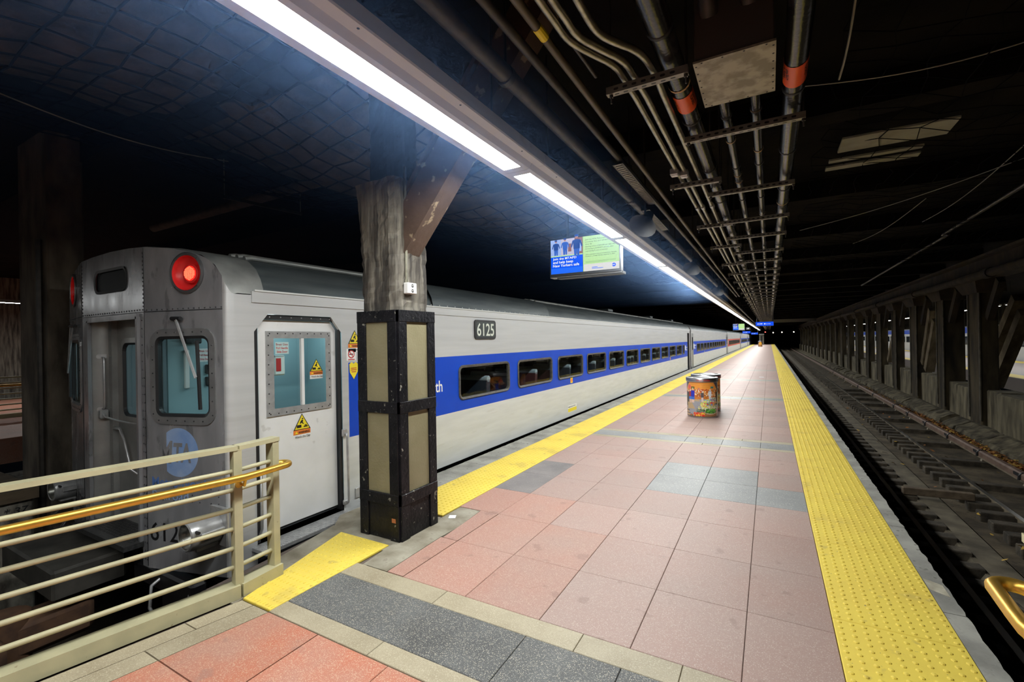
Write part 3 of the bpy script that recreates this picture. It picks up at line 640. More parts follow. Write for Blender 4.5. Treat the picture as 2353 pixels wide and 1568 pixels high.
net(-6.5, -2.2, 6.2, 20, 4.25, 0.5, 0.32, 'safety_net', 'black safety net sagging under the ceiling over the train roofs', 0.008, 0.05)
net(0.6, 5.2, 3.0, 20, 4.2, 0.4, 0.30, 'safety_net', 'black safety net under the ceiling above the right-hand track', 0.005, 0.07)
# ---- left pit: bed, wall with numeral, column, far platform
tb = MB(); tb.box(-12, -3.45, -3.5, FAR + 20, -1.75, -1.5); pit = tb.build('ground_left_track', mat('pit_floor', (0.020, 0.016, 0.013, 1), (0.05, 0.035, 0.025, 1), scale=4, rough=0.95, bump=0.4)); tag(pit, 'dark bed of the left-hand track under the train', 'track bed', kind='structure')
wl = thing('wall_left', 'low stained concrete wall left of the train front', 'wall', (-8.0, 0, -1.5), kind='structure')
mb = MB(); mb.cbox(-9.2, -7.55, -3.0, 1.9, -1.5, 0.02, 0.02); mb.build('wall_block', LWALL, wl)
mb = MB(); mb.box(-9.25, -7.48, -3.0, 1.93, 0.02, 0.14); mb.build('wall_cap', WOODDK, wl)
mb = MB(); mb.box(-9.2, -7.9, 1.9, 40, -1.5, 0.05); mb.build('wall_block', OLDCONC, wl)
decal('painted_numeral', (-7.546, 1.66, -0.13), (0, 1, 0), (0, 0, 1), [('text', '* 37', 0, 0, 0.075, 0.20, 0.012, 0.15, BLACK)], wl)
p = thing('column', 'broad dark concrete column rising behind the train front', 'column', (-8.0, 2.2, -1.5))
mb = MB(); mb.cbox(-8.62, -7.62, 2.07, 2.42, -1.5, 4.45, 0.02); mb.build('shaft', LCOL, p)
mb = MB(); mb.cyl((-7.80, 2.05, -0.3), (-7.80, 2.05, 3.1), 0.035, n=8); mb.build('conduit', DARKPIPE, p, smooth=40)
fp = MB(); fp.box(-24, -13.2, -2, 60, -0.5, 0.0); o = fp.build('floor_left_platform', RED); tag(o, 'reddish far platform glimpsed left of the dark column', 'floor', kind='structure')
bk = MB(); bk.box(-25, -24.8, -3, FAR, -1.7, 4.5); tag(bk.build('wall_far_left', OLDCONC), 'dark wall far to the left', 'wall', kind='structure')
bk = MB(); bk.box(19, 19.2, -3, FAR + 25, -1.7, 4.5); tag(bk.build('wall_far_right', PIERC), 'dark wall far to the right', 'wall', kind='structure')
bk = MB(); bk.box(-25, 19, FAR + 25, FAR + 25.2, -1.7, 4.5); tag(bk.build('wall_end', SOOT), 'dark end of the tunnel', 'wall', kind='structure')
bk = MB(); bk.box(-25, 19, -3.7, -3.5, -1.7, 4.5); tag(bk.build('wall_behind', mat('concourse_wall', (0.16, 0.15, 0.13, 1), rough=0.9)), 'concourse wall behind the viewer', 'wall', kind='structure')
# ================================================================ TRAIN
S, CXT, HW = -4.0, -5.55, 1.55
_RP = [(0, 2.68), (0.4, 2.67), (0.7, 2.65), (1.05, 2.61), (1.3, 2.54), (1.43, 2.45), (1.5, 2.35), (1.535, 2.26), (1.55, 2.2)]
def roofz(x):
    d = abs(x - CXT)
    for (a, za), (b, zb) in zip(_RP, _RP[1:]):
        if d <= b: return za + (zb - za) * (d - a) / (b - a)
    return 2.2
CAR_END = 27.95
car = thing('train_car', 'nearest silver train car with blue stripe and number 6125', 'train car', (CXT, 2.2, -1.3))
side = lambda y, z: (S, y, z)
# -- right-hand side wall
DO0, DO1, DOT = 2.42, 3.37, 2.035
up = MB()
up.sheet([(2.25, -0.22), (DO0, -0.22), (DO0, 2.2), (2.25, 2.2)], [], side)
up.sheet([(DO0, DOT), (DO1, DOT), (DO1, 2.2), (DO0, 2.2)], [], side)
up.sheet([(DO1, 0.735), (3.46, 0.735), (3.46, 2.2), (DO1, 2.2)], [], side)
up.sheet([(3.46, 1.545), (27.05, 1.545), (27.05, 2.2), (3.46, 2.2)], [], side)
up.sheet([(27.05, DOT), (27.75, DOT), (27.75, 2.2), (27.05, 2.2)], [], side)
up.sheet([(27.75, -0.22), (CAR_END, -0.22), (CAR_END, 2.2), (27.75, 2.2)], [], side)
for ya, yb in ((DO0, DO0 + 0.13), (DO1, DO1 - 0.13)): up.prism([(S, ya, DOT), (S, yb, DOT), (S, ya, DOT - 0.16)], (-0.03, 0, 0))
up.build('side_panel', STEEL, car)
lo = MB(); lo.sheet([(DO1, -0.22), (3.9, -0.22), (3.9, 0.735), (DO1, 0.735)], [], side); lo.sheet([(3.9, 0.006), (27.05, 0.006), (27.05, 0.735), (3.9, 0.735)], [], side); lo.build('lower_side_panel', STEELLOW, car)
WIN = [(5.471 + 1.812 * k, 6.981 + 1.812 * k) for k in range(11)] + [(25.40, 25.96)]
WZ0, WZ1 = 0.885, 1.405
bl = MB(); ys = [3.46] + [(WIN[k][1] + WIN[k + 1][0]) / 2 for k in range(11)] + [27.05]
for k, (a, b) in enumerate(WIN):
    bl.sheet([(ys[k], 0.735), (ys[k + 1], 0.735), (ys[k + 1], 1.545), (ys[k], 1.545)], [rrect(a + 0.012, WZ0 + 0.012, b - 0.012, WZ1 - 0.012, 0.088)], side)
bl.build('blue_stripe', BLUE, car)
def window_meshes(wd, hz, x=0.0):
    a0 = rrect(0, 0, wd, hz, 0.10); a1 = rrect(0.012, 0.012, wd - 0.012, hz - 0.012, 0.09); a2 = rrect(0.04, 0.04, wd - 0.04, hz - 0.04, 0.065)
    g = MB(); n = len(a0)
    g.ring(a0, a1, lambda u, v: (0.004, u, v), lambda u, v: (0.022, u, v)); g.ring(a1, a2, lambda u, v: (0.022, u, v), lambda u, v: (0.012, u, v)); g.ring(a2, a2, lambda u, v: (0.012, u, v), lambda u, v: (-0.03, u, v))
    p = MB(); p.add([(-0.012, u, v) for u, v in a2], [tuple(range(n))])
    return g.mesh('window_gasket', GASKET, smooth=30), p
gm, pm = window_meshes(1.51, WZ1 - WZ0); pmm = pm.mesh('pane', GLASSW)
gs, ps = window_meshes(0.56, WZ1 - WZ0); psm = ps.mesh('pane', GLASSW)
for a, b in WIN:
    big = b - a > 1
    w_ = put('window', gm if big else gs, (S, a, WZ0), car); put('pane', pmm if big else psm, (S, a, WZ0), w_)
# raised letterboard, gutter, roof, ribs
lb = MB(); lb.box(S - 0.01, S + 0.012, 2.40, CAR_END, 2.135, 2.235); lb.build('letterboard', STEEL, car)
gt = MB(); gt.box(S - 0.02, S + 0.022, 2.42, CAR_END, 2.235, 2.25); gt.build('gutter', STEELLOW, car)
def roofmesh(y0, y1, d=0.0, lo_=0.0):
    mb = MB(); xs = []
    prof = [(CXT + q, z) for q, z in reversed(_RP) if q > 0]; prof = [(CXT - (x - CXT), z) for x, z in prof] + [(CXT, 2.68)] + [(x, z) for x, z in reversed(prof)]
    n = len(prof); vs = [(x + (d if x > CXT else -d) * (0.3 + 0.7 * abs(x - CXT) / HW), yv, z + d * 0.6) for yv in (y0, y1) for x, z in prof]
    mb.add(vs, [(i, i + 1, i + 1 + n, i + n) for i in range(n - 1)]); return mb
roofmesh(2.50, CAR_END).build('roof', ROOF, car, smooth=40)
hd = MB(); ns = 24                                              # hood that joins the faceted front to the roof
def fronty(x):
    d = abs(x - CXT)
    e = 0.23 if x > CXT else 0.15
    if d <= 0.68: return 1.95
    if d <= 1.50: return 1.95 + (d - 0.68) / 0.82 * e
    return 1.95 + e + 0.07 - 0.07 * math.sqrt(max(0.0, 1 - (min(1.0, (d - 1.50) / 0.05)) ** 2))
HX = [CXT + d for d in (-1.55, -1.548, -1.543, -1.535, -1.525, -1.513, -1.5, -1.43, -1.3, -1.05, -0.86, -0.68, -0.35, 0, 0.35, 0.68, 0.86, 1.05, 1.3, 1.43, 1.5, 1.513, 1.525, 1.535, 1.543, 1.548, 1.55)]
vs = []
for x in HX: vs += [(x, fronty(x), roofz(x)), (x, fronty(x) + 0.03, roofz(x) + 0.008), (x, 2.52, roofz(x) + 0.006)]
hd.add(vs, [(i * 3 + k, i * 3 + k + 1, (i + 1) * 3 + k + 1, (i + 1) * 3 + k) for i in range(len(HX) - 1) for k in (0, 1)])
hd.build('roof_hood', mat('hood_steel', (0.20, 0.205, 0.20, 1), (0.32, 0.325, 0.31, 1), scale=4, rough=0.45, metal=0.4), car, smooth=40)
for d, z in ((1.18, 2.585), (1.06, 2.615), (0.94, 2.632)):
    for ya, yb in ((2.56, 5.2), (8.75, CAR_END - 0.1)):
        mb = MB(); mb.tube([(CXT + d, ya, z), (CXT + d, ya + 0.06, z + 0.012), (CXT + d, yb, z + 0.012)], 0.026, 8); mb.build('roof_rib', ROOFRIB, car, smooth=50)
fr = MB(); prof = [(S + 0.012, 2.25), (S - 0.01, 2.36), (S - 0.07, 2.47), (S - 0.2, 2.56), (S - 0.45, 2.62)]
fr.add([(x, yv, z) for yv in (4.9, 8.68) for x, z in prof], [(i, i + 1, i + 6, i + 5) for i in range(4)]); fr.build('roof_fairing', ROOF, car, smooth=50)
rv = MB()
for i in range(24): rv.lathe((S + 0.012, 4.5 + i * 0.18, 2.262), (1, 0, 0), [(0.009, 0), (0.006, 0.007), (0.0, 0.008)], 6)
tag(rv.build('fairing_rivets', STEELLOW, car), kind='stuff')
for i, yv in enumerate((14.5, 20.5, 25.5)):
    mb = MB(); mb.cbox(S - 0.9, S - 0.55, yv, yv + 0.5, 2.66, 2.76, 0.02); mb.build('roof_vent', ROOF, car)
# number board
nbp = rrect(0, 0, 0.62, 0.305, 0.05)
nb_ = MB(); nb_.ring(nbp, nbp, lambda u, v: (S, 5.90 + u, 1.79 + v), lambda u, v: (S + 0.02, 5.90 + u, 1.79 + v)); nb_.add([(S + 0.02, 5.90 + u, 1.79 + v) for u, v in nbp], [tuple(range(len(nbp)))])
nbo = nb_.build('number_board', RUBBER, car)
decal('number_lettering', (S + 0.0205, 5.90, 1.79), (0, 1, 0), (0, 0, 1), [('poly', rrect(0.035, 0.03, 0.585, 0.275, 0.03), mat('number_field', (0.06, 0.07, 0.07, 1), rough=0.3)), ('text', '6125', 0.055, 0.05, 0.205, 0.505, 0.012, 0, SAGE)], nbo)
decal('line_name', (S + 0.001, 4.06, 1.06), (0, 1, 0), (0, 0, 1), [('text', 'Metro-North', 0.0, 0.0, 0.16, 1.03, 0.012, 0, WHITEP)], car)
decal('line_name', (S + 0.001, 26.2, 1.0), (0, 1, 0), (0, 0, 1), [('poly', circ(0.16, 0.22, 0.15, 20), WHITEP), ('text', 'Metro-North', 0.32, 0.2, 0.09, 0.5, 0.012, 0, WHITEP), ('text', 'Railroad', 0.32, 0.07, 0.09, 0.4, 0.012, 0, WHITEP)], car)
decal('exit_sticker', (S + 0.001, 9.80, 0.76), (0, 1, 0), (0, 0, 1), [('rect', 0, 0, 0.14, 0.12, YELP), ('rect', 0.012, 0.025, 0.128, 0.10, ORP)], car)
decal('exit_sticker', (S + 0.001, 21.9, 0.76), (0, 1, 0), (0, 0, 1), [('rect', 0, 0, 0.14, 0.12, YELP), ('rect', 0.012, 0.025, 0.128, 0.10, ORP)], car)
decal('notice_sticker', (S + 0.001, 9.62, 0.10), (0, 1, 0), (0, 0, 1), [('rect', 0, 0, 0.54, 0.16, WHITEP), ('rect', 0.01, 0.01, 0.53, 0.09, YELP), ('text', 'Emergency Entrance Window', 0.02, 0.105, 0.035, 0.45, 0.01, 0, BLACK)], car)
# dark slots low on the side, rear door
mb = MB(); mb.box(S - 0.12, S - 0.10, 27.05, 27.75, -0.2, 2.03); rdoor = mb.build('rear_door', mat('rear_door_grey', (0.24, 0.245, 0.24, 1), rough=0.5, metal=0.3), car)
mb = MB(); mb.box(S - 0.10, S - 0.095, 27.2, 27.6, 1.05, 1.8); mb.build('door_glass', RUBBER, rdoor)
for ya in (27.04, 27.74): mb = MB(); mb.box(S - 0.12, S, ya, ya + 0.02, -0.2, 2.04); mb.build('door_jamb', RUBBER, car)
# -- entrance door
DX = S - 0.055
dm = MB()
d_out = [(2.485, 0.03), (3.335, 0.03), (3.335, 1.90), (3.27, 1.985), (2.485, 1.985)]
dm.sheet(d_out, [[(2.60, 1.13), (3.225, 1.13), (3.225, 1.84), (2.60, 1.84)]], lambda y, z: (DX, y, z))
door = dm.build('entrance_door', DOORP, car)
mb = MB(); mb.sheet([(2.555, 1.085), (3.267, 1.085), (3.267, 1.882), (2.555, 1.882)], [[(2.63, 1.155), (3.20, 1.155), (3.20, 1.815), (2.63, 1.815)]], lambda y, z: (DX + 0.014, y, z))
for (a, b, c, d) in ((2.555, 3.267, 1.085, 1.085), (2.555, 3.267, 1.882, 1.882)): mb.add([(DX, a, c), (DX, b, c), (DX + 0.014, b, c), (DX + 0.014, a, c)], [(0, 1, 2, 3)])
for a in (2.555, 3.267): mb.add([(DX, a, 1.085), (DX, a, 1.882), (DX + 0.014, a, 1.882), (DX + 0.014, a, 1.085)], [(0, 1, 2, 3)])
mb.build('door_window_frame', DULLCH, door)
mb = MB(); mb.box(DX - 0.01, DX + 0.02, 2.915, 2.945, 1.155, 1.815); mb.build('window_mullion', DOORP, door)
mb = MB(); mb.add([(DX - 0.01, 2.60, 1.13), (DX - 0.01, 2.93, 1.13), (DX - 0.01, 2.93, 1.84), (DX - 0.01, 2.60, 1.84)], [(0, 1, 2, 3)]); mb.build('door_pane', GLASSF, door)
mb = MB(); mb.add([(DX - 0.025, 2.93, 1.13), (DX - 0.025, 3.225, 1.13), (DX - 0.025, 3.225, 1.84), (DX - 0.025, 2.93, 1.84)], [(0, 1, 2, 3)]); mb.build('door_pane', GLASSF, door)
mb = MB()
for i in range(9):
    t = i / 8
    for y, z in ((2.59 + t * 0.64, 1.108), (2.59 + t * 0.64, 1.86)): mb.lathe((DX + 0.014, y, z), (1, 0, 0), [(0.007, 0), (0.005, 0.004), (0, 0.005)], 6)
    for y in (2.577, 3.245): mb.lathe((DX + 0.014, y, 1.12 + t * 0.72), (1, 0, 0), [(0.007, 0), (0.005, 0.004), (0, 0.005)], 6)
tag(mb.build('frame_screws', RUBBER, door), kind='stuff')
for y0_, y1_ in ((DO0, 2.455), (3.345, DO1)):
    mb = MB(); mb.box(S - 0.14, S - 0.01, y0_, y1_, -0.02, DOT)
    for k in range(2): mb.cyl((S - 0.03, y0_ + 0.012 + 0.02 * k, 0.0), (S - 0.03, y0_ + 0.012 + 0.02 * k, 1.95), 0.006, n=6)
    mb.build('door_seal', RUBBER, car)
mb = MB(); mb.box(S - 0.14, S - 0.02, DO0, DO1, 1.99, DOT); mb.build('door_head', RUBBER, car)
mb = MB()
for i in range(7): mb.lathe((S - 0.02, 2.58 + i * 0.11, 2.012), (1, 0, 0), [(0.007, 0), (0.004, 0.004), (0, 0.005)], 6)
tag(mb.build('door_head_screws', DULLCH, car), kind='stuff')
def gap_sticker(y, z, s, x, par):
    T = lambda k: [(k, k * 0.55), (1 - k, k * 0.55), (0.5, 0.97 - k * 1.1)]
    sc = lambda P: [(a * 0.19 * s, 0.095 * s + b * 0.165 * s) for a, b in P]
    man = [(0.42, 0.52), (0.50, 0.60), (0.56, 0.56), (0.54, 0.44), (0.60, 0.34), (0.55, 0.31), (0.48, 0.42), (0.40, 0.36), (0.37, 0.40)]
    decal('warning_sticker', (x, y, z), (0, 1, 0), (0, 0, 1), [
        ('rect', 0, 0, 0.19 * s, 0.05 * s, WHITEP), ('rect', 0, 0.05 * s, 0.19 * s, 0.095 * s, ORP),
        ('poly', sc(T(0.0)), BLACK), ('poly', sc(T(0.075)), YELP), ('poly', sc(man), BLACK), ('poly', sc([(a, b) for a, b in circ(0.53, 0.66, 0.045, 10)]), BLACK),
        ('rect', 0.035 * s, 0.118 * s, 0.085 * s, 0.145 * s, BLACK), ('rect', 0.11 * s, 0.118 * s, 0.155 * s, 0.128 * s, BLACK), ('rect', 0.12 * s, 0.132 * s, 0.145 * s, 0.14 * s, BLACK),
        ('text', 'WARNING', 0.05 * s, 0.06 * s, 0.024 * s, 0.125 * s, 0.02, 0, BLACK), ('poly', [(0.012 * s, 0.06 * s), (0.044 * s, 0.06 * s), (0.028 * s, 0.088 * s)], YELP),
        ('text', 'Watch the Gap', 0.01 * s, 0.013 * s, 0.028 * s, 0.17 * s, 0.012, 0, BLACK)], par)
gap_sticker(2.825, 0.815, 1.0, DX + 0.001, door)
gap_sticker(3.035, 1.40, 0.80, DX - 0.02, door)
gap_sticker(3.46, 1.66, 0.95, S + 0.001, car)
decal('no_smoking_sticker', (S + 0.001, 3.435, 1.568), (0, 1, 0), (0, 0, 1), [('rect', 0, 0, 0.13, 0.13, WHITEP), ('poly', circ(0.065, 0.07, 0.045, 20), REDP), ('poly', circ(0.065, 0.07, 0.034, 20), WHITEP), ('rect', 0.035, 0.064, 0.09, 0.075, BLACK), ('poly', [(0.035, 0.10), (0.042, 0.105), (0.095, 0.04), (0.088, 0.035)], REDP), ('rect', 0.02, 0.008, 0.11, 0.017, REDP)], car)
decal('yellow_crest_sticker', (S + 0.002, 3.47, 1.36), (0, 1, 0), (0, 0, 1), [('poly', [(0.0, 0.17), (0.03, 0.19), (0.06, 0.175), (0.09, 0.19), (0.12, 0.17), (0.115, 0.08), (0.06, 0.0), (0.005, 0.08)], YELP), ('rect', 0.02, 0.12, 0.10, 0.128, REDP), ('rect', 0.02, 0.10, 0.10, 0.108, REDP), ('rect', 0.03, 0.08, 0.09, 0.088, REDP)], car)
decal('emergency_sticker', (DX - 0.012, 2.66, 1.665), (0, 1, 0), (0, 0, 1), [('rect', 0, 0, 0.14, 0.115, WHITEP), ('text', 'Break Glass', 0.01, 0.082, 0.022, 0.12, 0.01, 0, REDP), ('text', 'Pull Handle', 0.01, 0.047, 0.022, 0.12, 0.01, 0, REDP), ('text', 'Slide Door', 0.015, 0.012, 0.022, 0.11, 0.01, 0, REDP)], door)
mb = MB(); mb.cbox(DX - 0.10, DX - 0.05, 2.675, 2.79, 1.46, 1.655, 0.012); eb = mb.build('emergency_box', WHITE, door)
mb = MB(); mb.box(DX - 0.05, DX - 0.047, 2.692, 2.742, 1.50, 1.625); mb.build('box_window', REDP, eb)
decal('end_letter', (S + 0.001, 3.40, -0.20), (0, 1, 0), (0, 0, 1), [('text', 'F', 0, 0.0, 0.12, 0.09, 0.02, 0, BLACK)], car)
mb = MB(); mb.cbox(S - 0.005, S + 0.012, 3.52, 3.60, 0.05, 0.16, 0.004); mb.build('side_latch', DULLCH, car)
# grab bars
def bar(pts, r, name, m, par, n=8): mb = MB(); mb.tube(pts, r, n); return mb.build(name, m, par, smooth=50)
bar([(S, 3.375, 0.80), (S + 0.05, 3.375, 0.79), (S + 0.06, 3.375, 0.76), (S + 0.06, 3.385, 0.10), (S + 0.05, 3.385, 0.06), (S, 3.385, 0.055)], 0.012, 'grab_bar', DULLCH, car)
for z0_, z1_ in ((0.76, 0.84), (0.03, 0.08)): mb = MB(); mb.cbox(S, S + 0.035, 3.35, 3.405, z0_, z1_, 0.006); mb.build('grab_bar_bracket', DULLCH, car)
bar([(S, 2.435, 0.62), (S + 0.05, 2.435, 0.61), (S + 0.05, 2.435, 0.12), (S, 2.44, 0.04)], 0.012, 'grab_bar', DULLCH, car)
# door sill step
mb = MB(); mb.box(S - 0.02, S + 0.20, 2.37, 3.39, -0.065, -0.035); sill = mb.build('sill_step', DULLCH, car)
mb = MB()
for i in range(34):
    for j in range(6):
        a = 1 if (i + j) % 2 else -1; x = S + 0.015 + j * 0.034; yv = 2.385 + i * 0.03
        mb.beam((x - 0.009, yv - 0.008 * a, -0.035), (x + 0.009, yv + 0.008 * a, -0.035), 0.006, 0.008)
tag(mb.build('tread_lugs', DULLCH, sill), kind='stuff')
mb = MB(); mb.cbox(S - 0.03, S + 0.09, 3.14, 3.32, -0.30, -0.10, 0.02); mb.build('sill_bracket', mat('dirty_yellow', (0.42, 0.30, 0.05, 1), (0.15, 0.1, 0.04, 1), scale=14, rough=0.7), car)
mb = MB(); mb.prism([(S, 2.20, -0.20), (S, 2.40, -0.20), (S, 2.40, -0.36), (S, 2.36, -0.42), (S, 2.20, -0.42)], (-0.06, 0, 0)); mb.build('corner_skirt', STEELLOW, car)
mb = MB(); mb.box(CXT - 1.45, CXT + 1.38, 2.5, CAR_END, -0.60, -0.02); mb.build('underframe', BLACK, car)

# -- faceted front
RA = Vector((-4.87, 1.95, 0)); RB = Vector((-4.05, 2.18, 0)); RU = (RB - RA).normalized(); RL = (RB - RA).length
LA = Vector((-6.23, 1.95, 0)); LB = Vector((-7.05, 2.10, 0)); LU = (LB - LA).normalized()
RN = Vector((RU.y, -RU.x, 0)); LN = Vector((-LU.y, LU.x, 0))
RP = lambda h=0.0: (lambda u, z: RA + RU * u + RN * h + Vector((0, 0, z)))
LP = lambda h=0.0: (lambda u, z: LA + LU * u + LN * h + Vector((0, 0, z)))
def side_front(Pf, A, U, nm):
    top = [(RL * t, roofz((A + U * (RL * t)).x)) for t in (0, 0.2, 0.4, 0.55, 0.68, 0.8, 0.88, 0.95, 1.0)]
    mb = MB()
    mb.sheet([(0, -0.22), (RL, -0.22), (RL, 2.07), (0, 2.07)], [rrect(0.13, 1.14, 0.715, 1.845, 0.07)], Pf(0))
    mb.sheet([(0, 2.07), (RL, 2.07)] + list(reversed(top)), [circ(0.485, 2.393, 0.155)], Pf(0))
    return mb.build(nm, FRONTM, car)
side_front(RP, RA, RU, 'front_panel'); side_front(LP, LA, LU, 'front_panel')
OPL, OPR, OPT = -6.05, -4.97, 2.03
cm_ = MB(); F2 = lambda x, z: (x, 1.95, z)
cm_.sheet([(-6.23, -0.22), (OPL, -0.22), (OPL, 2.07), (-6.23, 2.07)], [], F2); cm_.sheet([(OPR, -0.22), (-4.87, -0.22), (-4.87, 2.07), (OPR, 2.07)], [], F2); cm_.sheet([(OPL, OPT), (OPR, OPT), (OPR, 2.07), (OPL, 2.07)], [], F2)
cm_.sheet([(-6.23, 2.07), (-4.87, 2.07)] + [(x, roofz(x)) for x in (-4.87, -5.15, -5.55, -5.95, -6.23)], [rrect(-5.90, 2.285, -5.19, 2.52, 0.09)], F2)
cm_.build('front_panel', FRONTM, car)
# rounded corner posts
for sgn in (1, -1):
    mb = MB(); c0 = (RB.x if sgn > 0 else LB.x); n = 7; pts = []
    for i in range(n):
        t = math.radians(90 * i / (n - 1)); yc = RB.y if sgn > 0 else LB.y; pts.append((c0 + sgn * 0.05 * math.sin(t), yc + 0.07 - 0.07 * math.cos(t)))
    mb.add([(x, y, z if z < 0 else roofz(x)) for z in (-0.22, 2.2) for x, y in pts], [(i, i + 1, i + 1 + n, i + n) for i in range(n - 1)]); mb.build('corner_post', STEEL, car, smooth=60)
# rivets and seams of the front
mb = MB(); RVT = lambda p, nrm, r=0.008: mb.lathe(p, nrm, [(r, 0), (r * 0.8, 0.004), (0, 0.006)], 6)
for i in range(15):
    RVT(RP(0)(0.03 + i * 0.058, 2.085), RN); RVT(LP(0)(0.03 + i * 0.058, 2.085), LN)
for i in range(26): RVT((-6.2 + i * 0.052, 1.95, 2.09), (0, -1, 0))
for i in range(30):
    z = -0.15 + i * 0.074
    RVT((OPR + 0.05, 1.95, z), (0, -1, 0)); RVT((OPL - 0.06, 1.95, z), (0, -1, 0)); RVT((-4.885, 1.95, z + 0.6 if z + 0.6 > 2.1 else z), (0, -1, 0))
for i in range(14): RVT((-4.885, 1.95, 2.12 + i * 0.037), (0, -1, 0)); RVT((-6.21, 1.95, 2.12 + i * 0.037), (0, -1, 0))
for u in (0.10, 0.30, 0.50, 0.70):
    for z in (0.40, 0.46, 0.52): RVT(RP(0)(u, z), RN, 0.006); RVT(RP(0)(u + 0.08, z), RN, 0.006)
tag(mb.build('rivets', mat('dark_rivets', (0.07, 0.07, 0.075, 1), rough=0.4, metal=0.5), car), kind='stuff')
mb = MB()
for Pf in (RP, LP): mb.add([Pf(0.002)(0, 2.066), Pf(0.002)(RL, 2.066), Pf(0.002)(RL, 2.072), Pf(0.002)(0, 2.072)], [(0, 1, 2, 3)])
mb.box(-6.23, -4.87, 1.947, 1.949, 2.066, 2.072); mb.box(-4.872, -4.866, 1.946, 1.949, -0.2, 2.64); mb.box(-6.234, -6.228, 1.946, 1.949, -0.2, 2.64); tag(mb.build('front_seams', RUBBER, car), kind='stuff')
# front windows
for Pf, nm in ((RP, 'front_window'), (LP, 'front_window')):
    a0 = rrect(0.07, 1.07, 0.775, 1.91, 0.13); a1 = rrect(0.13, 1.14, 0.715, 1.845, 0.07); a2 = rrect(0.15, 1.165, 0.695, 1.82, 0.055)
    mb = MB(); mb.ring(a0, a0, Pf(0), Pf(0.012)); mb.ring(a0, a1, Pf(0.012), Pf(0.012)); wf = mb.build(nm, mat('window_surround', (0.24, 0.24, 0.245, 1), (0.33, 0.33, 0.335, 1), scale=6, rough=0.36, metal=0.5), car)
    mb = MB(); mb.ring(a1, a2, Pf(0.014), Pf(0.004)); mb.ring(a2, a2, Pf(0.004), Pf(-0.03)); mb.build('gasket', RUBBER, wf)
    mb = MB(); mb.add([Pf(-0.005)(u, v) for u, v in a2], [tuple(range(len(a2)))]); mb.build('pane', GLASSF, wf)
    mb = MB(); am = rrect(0.085, 1.10, 0.805, 1.885, 0.105, 2)
    per = a0
    for k in range(12):
        for (u, v) in [(0.16 + k * 0.048, 1.105), (0.16 + k * 0.048, 1.878)] + ([(0.10, 1.16 + k * 0.06), (0.745, 1.16 + k * 0.06)]):
            if k % 2 == 0: mb.lathe(Pf(0.012)(u, v), (RN if Pf is RP else LN), [(0.007, 0), (0.005, 0.004), (0, 0.005)], 6)
    tag(mb.build('surround_screws', RUBBER, wf), kind='stuff')
# wipers
for Pf, s_ in ((RP, 1), (LP, 1)):
    mb = MB(); mb.tube([Pf(0.03)(0.38, 1.99), Pf(0.05)(0.61, 1.48)], 0.009, 6); mb.tube([Pf(0.045)(0.41, 1.99), Pf(0.05)(0.62, 1.49)], 0.007, 6); wp = mb.build('wiper_arm', DULLCH, car, smooth=40)
    mb = MB(); mb.beam(Pf(0.03)(0.61, 1.80), Pf(0.03)(0.635, 1.21), 0.024, 0.02, (0, 1, 0)); mb.build('wiper_blade', RUBBER, wp)
    mb = MB(); mb.tube([Pf(0.02)(0.33, 2.0), Pf(0.04)(0.45, 1.995)], 0.018, 8); mb.build('wiper_pivot', RUBBER, wp)
# red marker lamps
for Pf, nrm in ((RP, RN), (LP, LN)):
    c = Pf(0)(0.485, 2.393)
    mb = MB(); mb.lathe(c, nrm, [(0.182, 0), (0.182, 0.012), (0.168, 0.018), (0.152, 0.012)], 28); lm = mb.build('marker_lamp', mat('lamp_bezel', (0.16, 0.16, 0.165, 1), rough=0.35, metal=0.6), car, smooth=40)
    mb = MB(); mb.lathe(c, nrm, [(0.153, 0.014), (0.15, -0.015), (0.13, -0.05), (0.09, -0.068), (0.075, -0.068)], 28); mb.build('lamp_bowl', REDDISH, lm, smooth=60)
    mb = MB(); mb.lathe(c, nrm, [(0.085, -0.068), (0.085, -0.030), (0.066, -0.025)], 24); mb.build('lens_ring', REDDISH, lm, smooth=40)
    mb = MB(); mb.lathe(c, nrm, [(0.068, -0.028), (0.04, -0.024), (0.0, -0.023)], 24); mb.build('lens', REDLED, lm)
    mb = MB()
    U = Vector((0, 0, 1)); Vv = nrm.cross(U)
    for i in range(-5, 6):
        for j in range(-5, 6):
            q = (i + 0.5 * (j % 2)) * 0.0115, j * 0.0108
            if q[0] ** 2 + q[1] ** 2 < 0.058 ** 2:
                p = c + nrm * (-0.019) + U * q[0] + Vv * q[1]; mb.add([p + (U * math.cos(t) + Vv * math.sin(t)) * 0.0042 for t in (0, 1.05, 2.1, 3.14, 4.19, 5.24)], [(0, 1, 2, 3, 4, 5)])
    tag(mb.build('led_array', REDLED2, lm), kind='stuff')
    mb = MB()
    for k in range(4): t = 0.8 + k * PI / 2; mb.lathe(c + (U * math.cos(t) + Vv * math.sin(t)) * 0.168 + nrm * 0.016, nrm, [(0.008, 0), (0, 0.006)], 6)
    tag(mb.build('bezel_screws', RUBBER, lm), kind='stuff')
# destination window over the end door
ds = rrect(-5.90, 2.285, -5.19, 2.52, 0.09)
mb = MB(); n = len(ds); mb.ring(ds, rrect(-5.875, 2.31, -5.215, 2.495, 0.07), lambda u, v: (u, 1.94, v), lambda u, v: (u, 1.945, v)); dsw = mb.build('destination_window', RUBBER, car)
mb = MB(); mb.add([(u, 1.965, v) for u, v in ds], [tuple(range(n))]); mb.build('pane', mat('dark_sign_glass', (0.006, 0.007, 0.008, 1), rough=0.5, spec=0.12), dsw)
